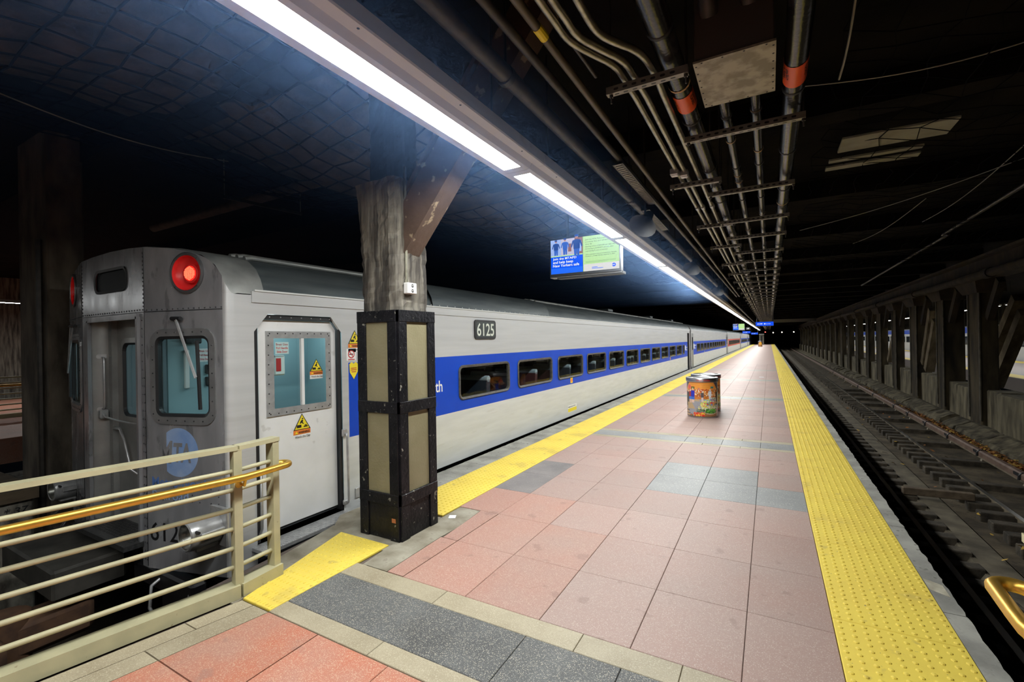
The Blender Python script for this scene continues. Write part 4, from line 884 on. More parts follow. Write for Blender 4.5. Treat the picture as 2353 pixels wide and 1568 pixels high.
# end door recess
mb = MB()
mb.box(OPL - 0.015, OPL + 0.02, 1.925, 1.955, -0.02, OPT); mb.box(OPR - 0.02, OPR + 0.015, 1.925, 1.955, -0.02, OPT); mb.box(OPL, OPR, 1.925, 1.955, OPT - 0.02, OPT + 0.03); mb.build('end_door_frame', FRONTM, car)
mb = MB(); arc = [(-6.05, 1.95), (-6.045, 1.99), (-6.035, 2.03), (-6.01, 2.07), (-5.98, 2.10), (-5.94, 2.125)]
mb.add([(x, y, z) for z in (0.0, OPT) for x, y in arc], [(i, i + 1, i + 7, i + 6) for i in range(5)]); jl = mb.build('folding_door_panel', mat('vestibule_steel', (0.30, 0.30, 0.29, 1), (0.38, 0.38, 0.365, 1), scale=5, rough=0.4, metal=0.35), car, smooth=60)
VST = _M['vestibule_steel']
mb = MB(); mb.sheet([(-5.95, 0.0), (OPR + 0.02, 0.0), (OPR + 0.02, OPT), (-5.95, OPT)], [rrect(-5.74, 1.06, -5.20, 1.80, 0.08)], lambda x, z: (x, 2.12, z)); idr = mb.build('end_door', VST, car)
a0 = rrect(-5.79, 1.01, -5.15, 1.85, 0.11); a1 = rrect(-5.74, 1.06, -5.20, 1.80, 0.08); a2 = rrect(-5.72, 1.08, -5.22, 1.78, 0.07)
mb = MB(); mb.ring(a0, a1, lambda u, v: (u, 2.11, v), lambda u, v: (u, 2.105, v)); mb.build('window_surround', VST, idr)
mb = MB(); mb.ring(a1, a2, lambda u, v: (u, 2.104, v), lambda u, v: (u, 2.13, v)); mb.build('gasket', RUBBER, idr)
mb = MB(); mb.add([(u, 2.125, v) for u, v in a2], [tuple(range(len(a2)))]); mb.build('pane', GLASSF, idr)
mb = MB(); mb.box(-5.96, -5.89, 2.07, 2.12, 0.0, OPT)
for i in range(22): mb.lathe((-5.925, 2.07, 0.08 + i * 0.088), (0, -1, 0), [(0.008, 0), (0, 0.006)], 6)
mb.build('door_post', VST, idr)
mb = MB(); mb.add([(OPR, 1.95, 0), (OPR, 2.12, 0), (OPR, 2.12, OPT), (OPR, 1.95, OPT)], [(0, 1, 2, 3)]); mb.add([(OPL, 1.95, OPT), (OPR, 1.95, OPT), (OPR, 2.12, OPT), (OPL, 2.12, OPT)], [(0, 1, 2, 3)]); mb.build('vestibule_lining', VST, car)
bar([(-6.03, 2.04, 1.655), (-5.98, 2.035, 1.65), (-5.97, 2.035, 1.62), (-5.97, 2.035, 1.16), (-5.98, 2.035, 1.13), (-6.03, 2.04, 1.125)], 0.011, 'door_grab_handle', DULLCH, car)
for z in (1.665, 1.12):
    mb = MB(); mb.add([(-6.022 + u * 0.3, 2.04 + u * 0.75, z + v) for u, v in rrect(-0.06, -0.022, 0.06, 0.022, 0.02)], [tuple(range(24))]); mb.build('handle_plate', DULLCH, car)
mb = MB(); mb.cbox(-6.0, -5.94, 1.99, 2.06, 1.03, 1.12, 0.008); mb.build('chain_catch', DULLCH, car)
bar([(-5.95, 2.02, 1.075), (-5.8, 1.98, 1.062), (-5.5, 1.96, 1.05), (-5.2, 1.955, 1.048), (-4.99, 1.95, 1.056)], 0.010, 'safety_chain', DULLCH, car, 6)
bar([(-5.86, 2.12, 0.92), (-5.86, 2.07, 0.93), (-5.72, 2.07, 0.93), (-5.64, 2.07, 0.83), (-5.50, 2.07, 0.55), (-5.46, 2.11, 0.50)], 0.013, 'door_lever', DULLCH, car)
mb = MB(); mb.box(OPL - 0.05, OPR + 0.02, 1.80, 2.12, -0.045, 0.0); tp = mb.build('end_threshold', mat('dark_treadplate', (0.05, 0.05, 0.052, 1), (0.09, 0.09, 0.09, 1), scale=40, rough=0.4, metal=0.6), car)
mb = MB()
for i in range(28):
    for j in range(8): a = 1 if (i + j) % 2 else -1; mb.beam((-6.05 + i * 0.038 - 0.008, 1.88 + j * 0.03 - 0.008 * a, 0.0), (-6.05 + i * 0.038 + 0.008, 1.88 + j * 0.03 + 0.008 * a, 0.0), 0.006, 0.007)
tag(mb.build('tread_lugs', _M['dark_treadplate'], tp), kind='stuff')
mb = MB(); mb.cbox(-6.55, -5.25, 1.42, 1.93, -0.38, -0.12, 0.02); mb.build('buffer_beam', mat('grimy_buffer', (0.022, 0.02, 0.017, 1), (0.055, 0.05, 0.042, 1), scale=5, rough=0.7), car)
mb = MB(); mb.cbox(-5.25, -4.2, 1.98, 2.10, -0.42, -0.24, 0.02); mb.build('end_sill', BLACK, car)
# coupler
mb = MB(); mb.cbox(-5.70, -5.38, 1.0, 1.75, -0.80, -0.50, 0.05); mb.cyl((-5.54, 1.2, -0.95), (-5.54, 1.2, -0.45), 0.17, n=16); mb.cbox(-5.48, -5.15, 0.82, 1.15, -0.85, -0.50, 0.06)
mb.build('coupler', mat('rusty_coupler', (0.06, 0.03, 0.018, 1), (0.12, 0.06, 0.03, 1), scale=8, rough=0.8), car, smooth=40)
bar([(-4.75, 2.0, -0.30), (-4.75, 1.92, -0.34), (-4.74, 1.90, -0.52), (-4.68, 1.90, -0.56), (-4.30, 1.92, -0.56), (-4.26, 1.94, -0.5), (-4.26, 2.0, -0.3)], 0.014, 'uncoupling_bar', DULLCH, car)
mb = MB(); mb.box(-4.75, -4.15, 2.0, 2.1, -0.75, -0.42); jb = mb.build('jumper_box', BLACK, car)
decal('voltage_plate', (-4.52, 1.999, -0.60), (1, 0, 0), (0, 0, 1), [('rect', 0, 0, 0.15, 0.065, WHITEP), ('text', '480 VOLTS', 0.01, 0.018, 0.03, 0.13, 0.01, 0, BLACK), ('rect', 0, 0.075, 0.15, 0.125, REDP), ('text', 'DANGER', 0.02, 0.088, 0.025, 0.11, 0.01, 0, WHITEP)], car)
bar([(-6.85, 1.95, 0.0), (-6.86, 1.85, -0.1), (-6.84, 1.86, -0.25)], 0.012, 'brake_pipe', DARKPIPE, car)
bar([(-6.62, 1.95, -0.05), (-6.60, 1.80, -0.25), (-6.45, 1.78, -0.33)], 0.02, 'brake_hose', RUBBER, car)
# headlights
def headlight(x, y1, z, nrm_y0):
    h = MB(); h.lathe((x, y1, z), (0, -1, 0), [(0.115, -0.28), (0.118, -0.10), (0.122, -0.09), (0.122, -0.03), (0.118, 0.0), (0.108, 0.008), (0.10, 0.004)], 26); hl = h.build('headlight', DULLCH, car, smooth=40)
    h = MB(); h.lathe((x, y1, z), (0, -1, 0), [(0.10, 0.004), (0.085, -0.05), (0.05, -0.10), (0.0, -0.12)], 22); h.build('reflector', CHROME, hl, smooth=60)
    h = MB(); h.lathe((x, y1, z), (0, -1, 0), [(0.10, 0.004), (0.06, 0.016), (0.0, 0.02)], 22); h.build('lens', LENSG, hl, smooth=60)
    h = MB(); h.cbox(x - 0.16, x + 0.16, y1 + 0.235, y1 + 0.262, z - 0.15, z + 0.18, 0.008); h.cbox(x + 0.08, x + 0.14, y1 + 0.05, y1 + 0.25, z - 0.02, z + 0.03, 0.006); h.cbox(x - 0.03, x + 0.03, y1 + 0.06, y1 + 0.25, z - 0.145, z - 0.11, 0.006); h.build('headlight_mount', DULLCH, hl)
    for xa, za in ((x - 0.15, z + 0.02), (x + 0.10, z + 0.05)): h = MB(); h.cyl((xa, y1 + 0.03, za), (xa + 0.05, y1 + 0.03, za), 0.012, n=8); h.build('adjusting_bolt', RUBBER, hl)
headlight(-4.12, 1.90, 0.215, 0); headlight(-6.90, 1.88, 0.20, 0)
# front lettering
lu = lambda x: (x - RA.x) / RU.x
def fdecal(nm, layers, h0=0.001): decal(nm, (0, 0, 0), (1, 0, 0), (0, 0, 1), layers, car, fn=lambda h: RP(h + h0))
r0 = 0.215; cu, cz = 0.36, 0.825
disc = [(cu + r0 * math.cos(t), cz + r0 * math.sin(t)) for t in [math.radians(a) for a in range(-128, 129, 8)]]
fdecal('front_logo', [('poly', disc, LBLUE), ('text', 'M', cu - 0.215, cz - 0.10, 0.20, 0.15, 0.03, 0.12, FRONTM), ('text', 'TA', cu - 0.055, cz - 0.085, 0.17, 0.19, 0.03, 0.12, FRONTM)])
fdecal('front_lettering', [('text', 'Metro-North', 0.06, 0.515, 0.085, 0.62, 0.012, 0, TXBLUE), ('text', 'Railroad', 0.06, 0.40, 0.085, 0.40, 0.012, 0, LBLUE)])
fdecal('front_number', [('text', '6125', 0.03, 0.03, 0.165, 0.42, 0.006, 0, BLACK)])
decal('front_number', (0, 0, 0), (1, 0, 0), (0, 0, 1), [('text', '6125', -0.60, 0.03, 0.15, 0.5, 0.006, 0, BLACK)], car, fn=lambda h: (lambda u, z: LP(h + 0.001)(-u, z)))
# interior: cab and saloon linings
mb = MB(); mb.box(-7.05, S - 0.07, 2.30, CAR_END - 0.1, 0.0, 0.03); mb.build('car_floor', mat('car_floor', (0.05, 0.055, 0.06, 1), rough=0.6), car)
mb = MB(); mb.box(-7.05, S - 0.07, 2.45, CAR_END - 0.1, 2.12, 2.16); mb.build('car_ceiling', mat('car_ceiling_panel', (0.45, 0.47, 0.47, 1), rough=0.6), car)
mb = MB(); mb.add([(-7.02, 2.3, 0), (-7.02, CAR_END, 0), (-7.02, CAR_END, 2.15), (-7.02, 2.3, 2.15)], [(0, 1, 2, 3)]); mb.build('far_wall_lining', mat('car_lining', (0.16, 0.18, 0.19, 1), rough=0.6), car)
mb = MB(); mb.add([(-7.1, 2.2, -0.22), (-7.1, CAR_END, -0.22), (-7.1, CAR_END, 2.2), (-7.1, 2.2, 2.2)], [(0, 1, 2, 3)]); mb.build('far_side_panel', STEEL, car)
mb = MB(); mb.box(-7.0, -4.1, 3.62, 3.66, 0.03, 2.12); mb.build('cab_bulkhead', TEAL, car)
mb = MB(); mb.box(-4.93, -4.90, 2.14, 3.62, 0.03, 2.06); mb.build('cab_partition', TEAL, car)
mb = MB(); mb.cbox(-4.90, -4.87, 2.27, 2.31, 1.35, 1.72, 0.006); mb.build('cab_switch_panel', WHITE, car)
decal('cab_sticker', (-4.899, 2.40, 1.60), (0, 1, 0), (0, 0, 1), [('rect', 0, 0, 0.12, 0.13, WHITEP), ('text', 'Break Glass', 0.01, 0.095, 0.022, 0.10, 0.01, 0, REDP), ('text', 'Pull Handle', 0.01, 0.055, 0.022, 0.10, 0.01, 0, REDP), ('text', 'Slide Door', 0.015, 0.015, 0.022, 0.09, 0.01, 0, REDP)], car)
mb = MB(); mb.cbox(-4.90, -4.86, 2.27, 2.42, 1.78, 1.93, 0.01); mb.build('cab_monitor', RUBBER, car)
for z_ in (1.36, 1.48): mb = MB(); mb.cbox(-4.90, -4.88, 2.46, 2.50, z_, z_ + 0.09, 0.005); mb.build('cab_switch', RUBBER, car)
mb = MB(); mb.box(-4.62, -4.28, 2.75, 3.35, 2.095, 2.118); mb.build('cab_ceiling_light', emis('cab_lamp', (0.80, 0.97, 1.0, 1), 9.0, True), car)
mb = MB(); mb.box(-5.8, -5.2, 2.5, 3.4, 2.095, 2.118); mb.build('vestibule_light', bpy.data.materials['cab_lamp'], car)
# seats
sb = MB(); sb.cbox(-0.48, 0.48, -0.24, 0.22, 0.28, 0.45, 0.035); SEATC = sb.mesh('cushion', SEAT)
sb = MB(); sb.prism([(-0.48, 0.14, 0.42), (-0.48, 0.26, 0.42), (-0.48, 0.32, 1.08), (-0.48, 0.22, 1.08)], (0.96, 0, 0)); SEATB = sb.mesh('backrest', SEAT); SEATB2 = sb.mesh('backrest', SEATR)
sb = MB(); sb.tube([(-0.48, 0.265, 1.09), (0.48, 0.265, 1.09)], 0.055, 10); SEATTOP = sb.mesh('head_roll', SEATT, smooth=50)
sb = MB(); sb.box(-0.05, 0.05, -0.1, 0.1, 0.0, 0.3); SEATP = sb.mesh('pedestal', GASKET)
yv = 5.35; i = 0
while yv < 26:
    for x in (-4.62, -6.45):
        t = thing('passenger_bench', 'dark two-place train seat seen through the nearest car windows', 'bench', (x, yv, 0.03), 'seats inside the nearest train car')
        if i > 11: t.rotation_euler = (0, 0, PI)
        put('cushion', SEATC, (x, yv, 0.03), t); put('backrest', SEATB2 if i in (3, 4) else SEATB, (x, yv, 0.03), t); put('head_roll', SEATTOP, (x, yv, 0.03), t); put('pedestal', SEATP, (x, yv, 0.03), t)
        # the parts keep their place relative to the seat
        for ch in t.children: ch.location = (0, 0, 0)
    yv += 0.905; i += 1
# -- following cars
WDARK = mat('dark_window_glass', (0.02, 0.025, 0.03, 1), rough=0.12)
def far_car(y0, stripe, label):
    t = thing('train_car', label, 'train car', (CXT, y0, -1.3), 'following cars of the train'); L_ = 25.7
    P = lambda y, z: (S, y0 + y, z)
    mb = MB(); mb.sheet([(0, 0.006), (L_, 0.006), (L_, 0.735), (0, 0.735)], [], P); mb.build('lower_side_panel', STEELLOW, t)
    mb = MB(); mb.sheet([(0, 1.545), (L_, 1.545), (L_, 2.2), (0, 2.2)], [], P); mb.sheet([(0, 0.735), (0.95, 0.735), (0.95, 1.545), (0, 1.545)], [], P); mb.sheet([(L_ - 0.95, 0.735), (L_, 0.735), (L_, 1.545), (L_ - 0.95, 1.545)], [], P)
    mb.add([(-7.1, y0, -0.22), (-7.1, y0 + L_, -0.22), (-7.1, y0 + L_, 2.2), (-7.1, y0, 2.2)], [(0, 1, 2, 3)]); mb.build('side_panel', STEEL, t)
    mb = MB(); mb.sheet([(0.95, 0.735), (L_ - 0.95, 0.735), (L_ - 0.95, 1.545), (0.95, 1.545)], [], P); mb.build('side_stripe', stripe, t)
    roofmesh(y0, y0 + L_).build('roof', ROOF, t, smooth=40)
    mb = MB(); mb.box(S - 0.01, S + 0.014, y0, y0 + L_, 2.135, 2.24); mb.build('letterboard', STEEL, t)
    for yd in (0.2, L_ - 0.85):
        mb = MB(); mb.box(S - 0.005, S + 0.006, y0 + yd, y0 + yd + 0.65, -0.15, 2.03); d_ = mb.build('end_door', mat('door_grey', (0.22, 0.225, 0.22, 1), rough=0.5, metal=0.3), t)
        mb = MB(); mb.box(S + 0.006, S + 0.01, y0 + yd + 0.15, y0 + yd + 0.5, 1.05, 1.8); mb.build('door_glass', WDARK, d_)
    for k in range(12):
        a = 2.35 + 1.79 * k; w_ = put('window', gm, (S, y0 + a, WZ0), t); put('pane', FPANE, (S, y0 + a, WZ0), w_)
    mb = MB(); mb.add([(x, y0, z) for x, z in [(-7.1, -0.22), (-4.0, -0.22), (-4.0, 2.2)] + [(CXT + q, zz) for q, zz in reversed(_RP)] + [(CXT - q, zz) for q, zz in _RP]], [tuple(range(3 + 2 * len(_RP)))]); mb.build('end_wall', FRONTM, t)
    mb = MB(); mb.box(CXT - 1.45, CXT + 1.38, y0, y0 + L_, -0.6, -0.02); mb.build('underframe', BLACK, t)
    decal('line_name', (S + 0.001, y0 + 1.0, 1.0), (0, 1, 0), (0, 0, 1), [('poly', circ(0.2, 0.25, 0.17, 16), WHITEP), ('text', 'Metro-North', 0.4, 0.25, 0.11, 0.7, 0.012, 0, WHITEP), ('text', 'Railroad', 0.4, 0.08, 0.11, 0.5, 0.012, 0, WHITEP)], t)
    for ys_ in (6.2, 18.5): decal('exit_sticker', (S + 0.001, y0 + ys_, 0.72), (0, 1, 0), (0, 0, 1), [('rect', 0, 0, 0.14, 0.14, YELP)], t)
    return t
pf = MB(); pf.add([(0.008, v[1], v[2]) for v in pm.v], pm.f); FPANE = pf.mesh('dark_pane', WDARK)
for y0, st_, lab in ((28.45, BLUE, 'second silver train car with blue stripe'), (54.6, REDST, 'third silver train car with red stripe'), (80.8, BLUE, 'fourth silver train car, small in the distance'), (107.0, BLUE, 'last visible train car at the far end of platform')):
    far_car(y0, st_, lab)
mb = MB(); mb.box(-6.2, -4.9, CAR_END + 0.005, 28.445, -0.2, 2.3); tag(mb.build('gangway', RUBBER), 'black gangway between the first two train cars', 'gangway')
# left-hand rails under the train
for x, lab in ((-4.82, 'rail under the right side of the train'), (-6.28, 'rail under the left side of the train')):
    mb = MB(); mb.prism([(x + a, -3, -1.5 + b) for a, b in [(-0.07, 0), (0.07, 0), (0.015, 0.03), (0.015, 0.1), (0.036, 0.12), (0.036, 0.15), (-0.036, 0.15), (-0.036, 0.12), (-0.015, 0.1), (-0.015, 0.03)]], (0, 40, 0)); tag(mb.build('rail', RAILS), lab, 'rail')
# ================================================================ CLAD POST
post = thing('post', 'square post with black frame and olive panels below bare concrete, carrying an outlet', 'post', (-3.1, 3.25, 0))
PX0, PX1, PY0, PY1 = -3.35, -2.83, 2.985, 3.52
mb = MB(); mb.box(PX0 + 0.02, PX1 - 0.02, PY0 + 0.02, PY1 - 0.02, 0.0, 2.03); mb.build('core', BLACK, post)
def face_frame(org, u, n, wd):
    """black boards and olive panels on one side of the post"""
    o = Vector(org); u = Vector(u); n = Vector(n)
    def board(a0, a1, z0, z1, t, nm, m):
        mb = MB(); c = 0.004
        q = [o + u * a + Vector((0, 0, z)) for a, z in ((a0, z0), (a1, z0), (a1, z1), (a0, z1))]
        q2 = [o + u * a + Vector((0, 0, z)) + n * t for a, z in ((a0 + c, z0 + c), (a1 - c, z0 + c), (a1 - c, z1 - c), (a0 + c, z1 - c))]
        q1 = [p + n * (t - c) for p in q]
        mb.add(q + q1 + q2, [(0, 1, 5, 4), (1, 2, 6, 5), (2, 3, 7, 6), (3, 0, 4, 7), (4, 5, 9, 8), (5, 6, 10, 9), (6, 7, 11, 10), (7, 4, 8, 11), (8, 9, 10, 11)])
        mb.build(nm, m, post)
    s = 0.105
    board(s - 0.01, wd - s + 0.01, 0.40, 1.13, 0.004, 'panel', OLIVE); board(s - 0.01, wd - s + 0.01, 1.22, 1.95, 0.004, 'panel', OLIVE)
    board(s, wd - s, 0.0, 0.32, 0.006, 'base_board', CHIP)
    for a, b in ((0, s), (wd - s, wd)):
        board(a, b, 0.0, 2.04, 0.02, 'stile', CHIP)
    for z0, z1 in ((0.31, 0.41), (1.125, 1.228), (1.94, 2.045)): board(0, wd, z0, z1, 0.024, 'rail_board', CHIP)
face_frame((PX0 + 0.02, PY0 + 0.02, 0), (1, 0, 0), (0, -1, 0), PX1 - PX0 - 0.04)
face_frame((PX1 - 0.02, PY0 + 0.02, 0), (0, 1, 0), (1, 0, 0), PY1 - PY0 - 0.04)
face_frame((PX1 - 0.02, PY1 - 0.02, 0), (-1, 0, 0), (0, 1, 0), PX1 - PX0 - 0.04)
face_frame((PX0 + 0.02, PY1 - 0.02, 0), (0, -1, 0), (-1, 0, 0), PY1 - PY0 - 0.04)
def rough_shaft(x0, x1, y0, y1, z0, z1, seed, amp=0.014, n=26, taper=0.0):
    rn = random.Random(seed); mb = MB(); per = []; m = 7
    for i in range(m): per.append((i / m, 0))
    for i in range(m): per.append((1, i / m))
    for i in range(m): per.append((1 - i / m, 1))
    for i in range(m): per.append((0, 1 - i / m))
    base = [rn.uniform(-amp, amp) for _ in per]; vs = []
    for j in range(n + 1):
        z = z0 + (z1 - z0) * j / n; e = taper * max(0, (j / n - 0.35))
        for k, (a, b) in enumerate(per):
            d = base[k] + rn.uniform(-amp, amp) * 0.5; corner = a in (0, 1) and b in (0, 1)
            if corner: d -= 0.02
            vs.append((x0 + (x1 - x0) * a + (d * (1 if a > 0.5 else -1) if a in (0, 1) else 0) - (e if a == 0 else 0), y0 + (y1 - y0) * b + (d * (1 if b > 0.5 else -1) if b in (0, 1) else 0), z))
    q = len(per); fs = [(j * q + k, j * q + (k + 1) % q, (j + 1) * q + (k + 1) % q, (j + 1) * q + k) for j in range(n) for k in range(q)] + [tuple(range(n * q, n * q + q))]
    return mb.add(vs, fs)
rough_shaft(-3.33, -2.87, 3.02, 3.49, 2.03, 3.24, 4, taper=0.12).build('concrete_shaft', OLDCONC, post)
rough_shaft(-3.25, -2.92, 3.08, 3.42, 3.2, 4.5, 6, 0.01).build('upper_shaft', SOOT, post)  # near-black colour imitates the dark that swallows the top of the shaft
mb = MB(); mb.beam((-2.99, 3.24, 2.66), (-1.50, 3.24, 4.42), 0.30, 0.21, (0, 1, 0)); mb.build('diagonal_brace', BROWNST, post)
mb = MB(); mb.beam((-3.05, 3.24, 2.92), (-2.05, 3.24, 4.15), 0.04, 0.16, (0, 1, 0)); mb.build('brace_web', BROWNST, post)
mb = MB(); mb.tube([(-2.862, 3.15, 2.30), (-2.862, 3.15, 2.6), (-2.86, 3.15, 3.35)], 0.012, 8); mb.cyl((-2.862, 3.15, 2.29), (-2.862, 3.15, 2.325), 0.018, n=8); mb.build('conduit', GALV, post, smooth=40)
mb = MB(); mb.cbox(-2.87, -2.815, 3.115, 3.235, 2.195, 2.295, 0.006); ob_ = mb.build('outlet_box', WHITE, post)
mb = MB()
for y, z in ((3.175, 2.268), (3.175, 2.222)):
    mb.add([(-2.8145, y + 0.017 * math.cos(t), z + 0.017 * math.sin(t)) for t in [k * PI / 6 for k in range(12)]], [tuple(range(12))])
mb.build('socket', RUBBER, ob_)
mb = MB()
for y, z in ((3.175, 2.268), (3.175, 2.222)): mb.box(-2.8143, -2.813, y - 0.009, y - 0.005, z - 0.004, z + 0.008); mb.box(-2.8143, -2.813, y + 0.005, y + 0.009, z - 0.004, z + 0.008)
mb.build('socket_slots', WHITE, ob_)

mb = MB(); mb.box(-2.93, -2.885, 2.981, 2.9845, 0.165, 0.20); tag(mb.build('rust_patch', mat('rust_patch', (0.42, 0.14, 0.045, 1), rough=0.8), post), 'small orange patch where the black paint is gone')

# ================================================================ RAILINGS
def railing(A, B, C, sgn, label):
    """A: bend post, B: end post, C: far end behind the viewer; sgn: side on which the brass handrail stands"""
    r = thing('railing', label, 'railing', (A[0], A[1], 0)); A, B, C = [Vector((p[0], p[1], 0)) for p in (A, B, C)]
    Z = lambda p, z: Vector((p.x, p.y, z))
    d1 = (A - C).normalized(); d2 = (B - A).normalized()
    def postm(P, d, z0, z1, w_=0.052, t=0.075): mb = MB(); s = Vector((-d.y, d.x, 0)) * (t / 2); q = d * (w_ / 2); mb.prism([Z(P - q - s, z0), Z(P + q - s, z0), Z(P + q + s, z0), Z(P - q + s, z0)], (0, 0, z1 - z0)); mb.build('post', CREAM, r)
    postm(A, d1, 0.08, 1.03); postm(B, d2, 0.08, 1.03); postm(C + d1 * 0.3, d1, 0.08, 1.03)
    mb = MB(); mb.beam(Z(C, 1.037), Z(A, 1.037), 0.085, 0.03); mb.beam(Z(A, 1.037), Z(B + d2 * 0.03, 1.037), 0.085, 0.03); mb.build('top_rail', CREAM, r)
    mb = MB(); mb.beam(Z(C, 0.045), Z(A, 0.045), 0.12, 0.09); mb.beam(Z(A, 0.045), Z(B + d2 * 0.03, 0.045), 0.12, 0.09); mb.build('base_rail', CREAM, r)
    for z in (0.875, 0.743, 0.609, 0.472, 0.337, 0.205):
        mb = MB(); mb.tube([Z(C, z), Z(A, z), Z(B, z)], 0.0155, 10); mb.build('bar', CREAM, r, smooth=50)
    s1 = Vector((d1.y, -d1.x, 0)) * (0.115 * sgn); s2 = Vector((d2.y, -d2.x, 0)) * (0.115 * sgn); h = 0.845
    pts = [Z(C + s1, h), Z(A + s1 - d1 * 0.05, h), Z(A + s1 * 0.5 + s2 * 0.5, h), Z(A + s2 + d2 * 0.06, h), Z(B + s2 + d2 * 0.02, h)]
    for k in range(1, 8): t = PI * k / 8; pts.append(Z(B + d2 * (0.02 + 0.055 * math.sin(t)) + s2 * (0.55 + 0.45 * math.cos(t)), h))
    pts.append(Z(B + s2 * 0.1, h))
    mb = MB(); mb.tube(pts, 0.0245, 14); mb.build('handrail', BRASS, r, smooth=60)
    for P, d, s in ((A, d1, s1), (C + d1 * 0.3, d1, s1)):
        mb = MB(); mb.tube([Z(P + d * 0.02, h - 0.06), Z(P + d * 0.02 + s * 0.8, h - 0.06), Z(P + d * 0.02 + s, h - 0.01)], 0.011, 8); mb.cyl(Z(P, h - 0.06), Z(P + s * 0.45, h - 0.06), 0.022, n=10); mb.build('handrail_bracket', BRASS, r, smooth=50)
    return r
railing((-3.275, 1.835), (-3.305, 2.125), (-3.275 - 0.55, -1.10), 1, 'cream metal railing with brass handrail in front of the train')
railing((0.78, 1.98), (0.795, 2.22), (1.35, -0.9), -1, 'cream railing end with brass handrail loop at the right edge')
# timber edging outside the left railing
mb = MB(); mb.prism([(-3.36, 1.9, -0.12), (-3.44, 1.9, -0.12), (-4.0, -1.1, -0.12), (-3.92, -1.1, -0.12)], (0, 0, 0.11)); mb.prism([(-3.36, 1.9, -0.12), (-3.44, 1.9, -0.12), (-3.47, 2.3, -0.12), (-3.40, 2.3, -0.12)], (0, 0, 0.11))
mb.build('edge_timber', WOODDK, floor)

# ================================================================ CEILING LIGHTS
FX0, FX1, FZ, FP = -1.945, -1.785, 3.2, 3.05
def fixture(y0, label, grp):
    t = thing('ceiling_light', label, 'ceiling light', (-1.86, y0 + FP / 2, FZ), grp)
    mb = MB(); y1 = y0 + FP - 0.004
    prof = [(-2.01, 3.215), (-2.005, 3.203), (FX0, 3.203), (FX0, 3.215), (FX1, 3.215), (FX1, 3.203), (-1.745, 3.206), (-1.72, 3.245), (-1.66, 3.245), (-1.655, 3.205), (-1.605, 3.205), (-1.60, 3.215), (-1.60, 3.30), (-1.66, 3.34), (-1.95, 3.34), (-2.01, 3.30)]
    n = len(prof); mb.add([(x, yy, z) for yy in (y0, y1) for x, z in prof], [(i, (i + 1) % n, (i + 1) % n + n, i + n) for i in range(n)] + [tuple(range(n)), tuple(range(n, 2 * n))])
    for e0, e1 in ((y0, y0 + 0.085), (y1 - 0.085, y1)): mb.box(FX0, FX1, e0, e1, 3.202, 3.214)
    mb.build('housing', FIXT, t)
    mb = MB(); mb.add([(FX0 + 0.002, y0 + 0.085, 3.2045), (FX0 + 0.002, y1 - 0.085, 3.2045), (FX1 - 0.002, y1 - 0.085, 3.2045), (FX1 - 0.002, y0 + 0.085, 3.2045)], [(0, 1, 2, 3)]); o = mb.build('diffuser', LAMPE, t)
    for yr in (y0 + 0.5, y1 - 0.5): mb = MB(); mb.cyl((-1.8, yr, 3.34), (-1.8, yr, CZ), 0.008, n=6); mb.build('hanger_rod', DARKPIPE, t)
    mb = MB()
    for k in range(4): mb.lathe((-1.63, y0 + 0.3 + k * 0.8, 3.205), (0, 0, -1), [(0.008, 0), (0, 0.005)], 6)
    tag(mb.build('trim_screws', RUBBER, t), kind='stuff')
    return t
ordn = ['nearest long white ceiling light running out of the top of the frame', 'second ceiling light of the bright row, beside the clad post', 'third ceiling light of the bright row, next to the hanging screen', 'fourth ceiling light of the bright row', 'fifth ceiling light of the bright row', 'sixth ceiling light of the bright row']
for i in range(-1, 38):
    y0 = 0.40 + FP * i
    lab = 'ceiling light of the bright row outside the frame behind the viewer' if i < 0 else (ordn[i] if i < 6 else 'small distant ceiling light in the far part of the bright row')
    fixture(y0, lab, 'ceiling lights above the platform')

# ================================================================ PIPES AND CONDUITS
def pipe(pts, r, m, name, label, n=12, group=None):
    mb = MB(); mb.tube(pts, r, n); return tag(mb.build(name, m, smooth=45), label, 'pipe', group)
def smooth_path(P, it=2):
    P = [Vector(p) for p in P]
    for _ in range(it):
        Q = [P[0]]
        for a, b in zip(P, P[1:]): Q += [a * 0.75 + b * 0.25, a * 0.25 + b * 0.75]
        P = Q + [P[-1]]
    return P
CON = [[(-0.866, 1.82), (-0.861, 1.986), (-0.862, 2.153), (-0.80, 2.304), (-0.715, 2.48), (-0.71, 2.66)],
       [(-0.816, 1.85), (-0.809, 2.008), (-0.811, 2.144), (-0.747, 2.293), (-0.662, 2.465), (-0.653, 2.64)],
       [(-0.719, 1.907), (-0.72, 2.043), (-0.715, 2.163), (-0.679, 2.262), (-0.565, 2.434), (-0.544, 2.68)]]
WIRES = [((0.6, 11.5, 4.0), (3.4, 7.3, 4.0), 0.006, 'pale wire strung under the ceiling, left of the two long wires on the right'),
         ((2.71, 12.05, 4.0), (2.68, 7.5, 4.0), 0.006, 'pale wire strung under the ceiling, right of the two long wires on the right'),
         ((0.3, 5.0, 4.05), (2.2, 5.02, 4.05), 0.006, 'pale wire crossing the ceiling beside the hatch'),
         ((0.58, 3.85, 4.3), (0.53, 4.6, 3.85), 0.009, 'tan rod hanging from the ceiling right of the black pipes'),
         ((-5.65, 1.1, 3.95), (-5.58, 3.1, 3.95), 0.006, 'thin wire under the ceiling above the train front'),
         ((1.82, 13.9, 4.0), (2.3, 10.0, 4.0), 0.006, 'short pale wire under the ceiling above the empty track')]
